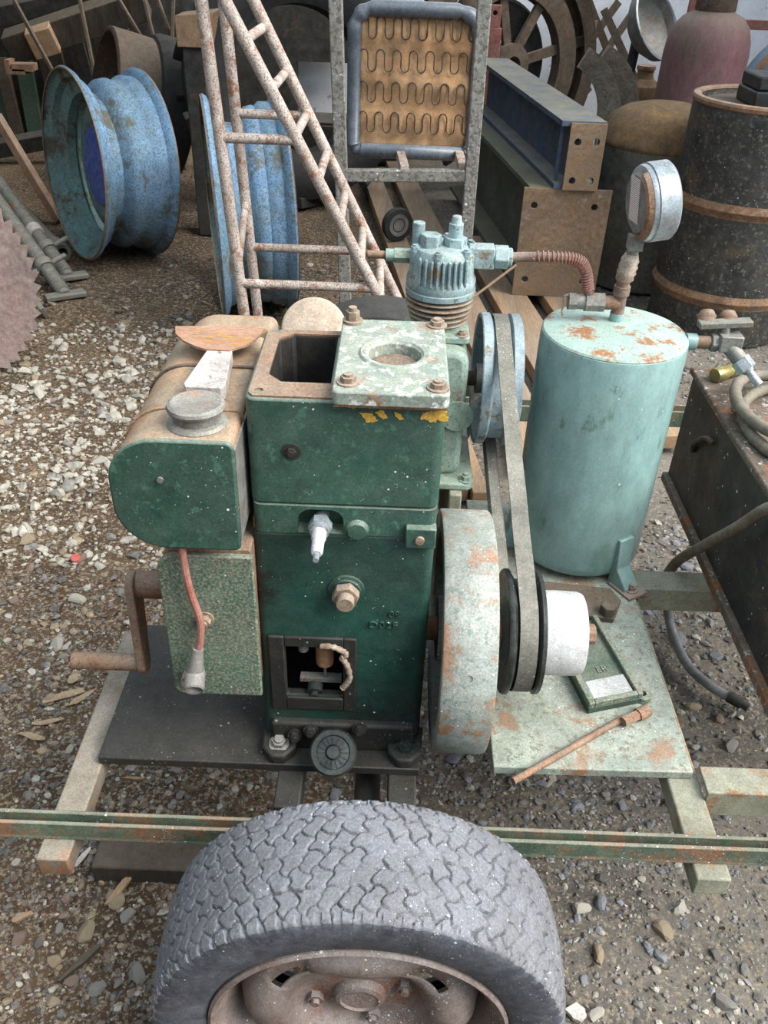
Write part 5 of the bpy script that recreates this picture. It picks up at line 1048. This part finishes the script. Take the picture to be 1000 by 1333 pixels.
# stones that stand out in the photograph: pixel, size in pixels, colour
for (px, py, s, kd) in ((110, 1210, 42, 'tan'), (180, 1265, 40, 'grey'), (125, 1285, 34, 'grey'), (150, 1168, 34, 'tan'), (165, 1190, 30, 'grey'), (22, 1215, 34, 'red'), (50, 1195, 40, 'dark'), (200, 1300, 26, 'grey'), (778, 1243, 30, 'tan'), (863, 1212, 40, 'tan'), (782, 1175, 32, 'blue'), (757, 1182, 28, 'pale'), (842, 1216, 26, 'blue'), (860, 1245, 24, 'blue'), (945, 1305, 40, 'grey'), (962, 1292, 30, 'grey'), (972, 1262, 24, 'grey'), (884, 1180, 26, 'pale'), (885, 830, 28, 'blue'), (895, 735, 24, 'blue'), (935, 850, 22, 'blue'), (905, 915, 26, 'tan'), (955, 965, 30, 'grey'), (940, 930, 24, 'red'), (100, 778, 26, 'pale'), (75, 835, 28, 'pale'), (120, 770, 24, 'pale'), (62, 905, 26, 'tan'), (130, 735, 24, 'pale'), (810, 1048, 20, 'blue'), (715, 1018, 18, 'pale'), (360, 1010, 24, 'grey'), (390, 1020, 30, 'grey'), (310, 1000, 20, 'grey'), (210, 985, 18, 'grey'), (590, 990, 26, 'blue'), (605, 1010, 22, 'dark'), (250, 1025, 20, 'red'), (775, 1320, 26, 'pale'), (725, 1300, 24, 'grey'), (480, 750, 20, 'pale'), (75, 640, 26, 'pale'), (130, 600, 24, 'pale'), (35, 700, 26, 'tan')):
    g = PZ(px, py, 0); dep = (g - CP).dot(fw); put_stone(g.x, g.y, s / 2 * dep / F, kd)
tries = 0
while len(placed) < 285 and tries < 6000:
    tries += 1
    px, py = random.uniform(-20, 1020), random.uniform(420, 1340)
    g = PZ(px, py, 0)
    if g.x > .75 and g.y > 1.2: continue
    if g.x < -.2 and g.y > 1.85: kd = random.choice(('pale', 'pale', 'pale', 'tan', 'grey'))
    elif g.x < -.1: kd = random.choice(('grey', 'tan', 'red', 'dark', 'pale', 'grey'))
    else: kd = random.choice(('grey', 'blue', 'grey', 'dark', 'pale', 'blue'))
    dep = (g - CP).dot(fw); put_stone(g.x, g.y, random.uniform(11, 24) / 2 * dep / F, kd)
# the fine gravel nobody could count
def gravel():
    rnd = random.Random(5); base = []
    for s in range(10):
        me = stone_mesh('tmp', SM['grey'], (.4, .7), 900 + s, 1); base.append(([v_.co.copy() for v_ in me.vertices], [tuple(p.vertices) for p in me.polygons])); D.meshes.remove(me)
    vs = []; fs = []; mi = []; keys = list(SM)
    def add(x, y, r, k):
        bv, bf = base[rnd.randrange(10)]; a = rnd.uniform(0, 6.28); ca, sa = math.cos(a), math.sin(a); z = ground_h(x, y) + r * .1; o = len(vs); tl = rnd.gauss(0, .25)
        for c in bv: vs.append((x + r * (c.x * ca - c.y * sa), y + r * (c.x * sa + c.y * ca), z + r * (c.z + tl * c.x)))
        for f in bf: fs.append(tuple(i + o for i in f)); mi.append(k)
    n = 0
    from mathutils import noise as nz
    while n < 30000:
        px, py = rnd.uniform(-40, 1040), rnd.uniform(250, 1345); g = PZ(px, py, 0); x, y = g.x, g.y
        if y > 4.3 or in_way(x, y, .0): n += 1; continue
        den = .62 + .9 * nz.noise(Vector((x * 2.2, y * 2.2, 9)))
        pile = x < -.1 and 1.8 < y < 3.4
        if pile: den += .55 * math.exp(-((y - 2.6) / .6) ** 2)
        if rnd.random() > den: n += 1; continue
        dep = (g - CP).dot(fw); r = (rnd.uniform(1.8, 4.8) if rnd.random() < .84 else rnd.uniform(4.5, 10)) * dep / F
        if pile: k = rnd.choice((0, 0, 0, 0, 0, 3, 1)); r *= rnd.uniform(1.0, 1.7)
        elif x < -.12: k = rnd.choice((1, 2, 2, 3, 4, 4, 0, 2))
        else: k = rnd.choice((1, 1, 5, 5, 1, 0, 0, 2))
        add(x, y, r, k); n += 1
    me = D.meshes.new('fine_gravel'); me.from_pydata(vs, [], fs); me.polygons.foreach_set('material_index', mi)
    for k in keys: me.materials.append(SM[k])
    o = D.objects.new('fine_gravel', me); C.objects.link(o); setp(o, 'fine mixed gravel and chippings scattered over the dirt floor', 'gravel', None, 'stuff')
gravel()
# litter
def litter(name, px, py, w_, h_, rot, m_, label, cat, th=.004, group=None):
    g = PZ(px, py, 0); dep = (g - CP).dot(fw); a, b = w_ / 2 * dep / F, h_ / 2 * dep / F; z = ground_h(g.x, g.y) + .006
    pts = [(a * math.cos(t) * random.uniform(.65, 1.1), b * math.sin(t) * random.uniform(.45, 1.25)) for t in [2 * math.pi * i / 9 for i in range(9)]]
    u = Vector((math.cos(rot), math.sin(rot), random.uniform(-.06, .06))); v_ = Vector((-math.sin(rot), math.cos(rot), random.uniform(-.06, .06)))
    mb = MB(); mb.prism(pts, (g.x, g.y, z), u, v_, (0, 0, th)); build(name, mb, m_, loc=(g.x, g.y, z), smooth=0, label=label, cat=cat, group=group)
mb = MB(); g = PZ(97, 722, .01); mb.lathe((g.x, g.y, ground_h(g.x, g.y)), (.2, -.3, 1), [(.013, 0), (.014, .012), (.012, .015), (.001, .015)], 20); build('bottle_cap', mb, 'redcap', loc=(g.x, g.y, 0), label='small red plastic cap on the dirt left of the engine', cat='cap')
for (px, py, w_, h_, r) in ((85, 900, 60, 14, .5), (60, 935, 50, 12, .2), (105, 905, 40, 12, .9), (40, 955, 44, 10, -.2), (95, 880, 30, 12, 1.2)): litter('dry_leaf', px, py, w_, h_, r, 'leaf', 'curled dry leaf on the dirt beside the left rail', 'leaf', .002, 'dry leaves by the left rail')
for (px, py, w_, h_, r) in ((108, 1113, 36, 9, 1.2), (88, 1111, 14, 9, .4)): litter('paper_scrap', px, py, w_, h_, r, 'paper', 'scrap of white paper just in front of the green beam', 'paper', .001, 'paper scraps by the beam')
for (px, py, w_, h_, r, lab) in ((155, 1160, 50, 12, 1.1, 'short weathered stick on the dirt left of the near tyre'), (28, 1192, 36, 9, .5, 'reddish splinter of wood at the far left of the dirt'), (105, 1250, 70, 12, .9, 'long dark sliver of bark left of the near tyre'), (175, 1014, 44, 4, 0, 'thin pale straw behind the green beam')): litter('wood_sliver', px, py, w_, h_, r, 'plank' if w_ < 60 else 'darkwood', lab, 'stick', .006)
litter('wood_chip', 750, 1322, 30, 24, .1, 'paper', 'white splintered chip beside the near tyre', 'chip', .008)
# brick and block under the beam
for (px, py, lab, m_) in ((225, 1112, 'flat dark timber offcut on the ground behind the near tyre', 'darkwood'),):
    g = PZ(px, py, .03); w_ = (.035, .05) if m_ == 'concrete' else (.14, .035)
    mb = MB(); mb.box(g.x - w_[0], g.x + w_[0], g.y - w_[1], g.y + w_[1], -.02, .035); build('block' if m_ == 'concrete' else 'timber_offcut', mb, m_, loc=(g.x, g.y, -.02), bevel=.004, label=lab, cat='block' if m_ == 'concrete' else 'timber')
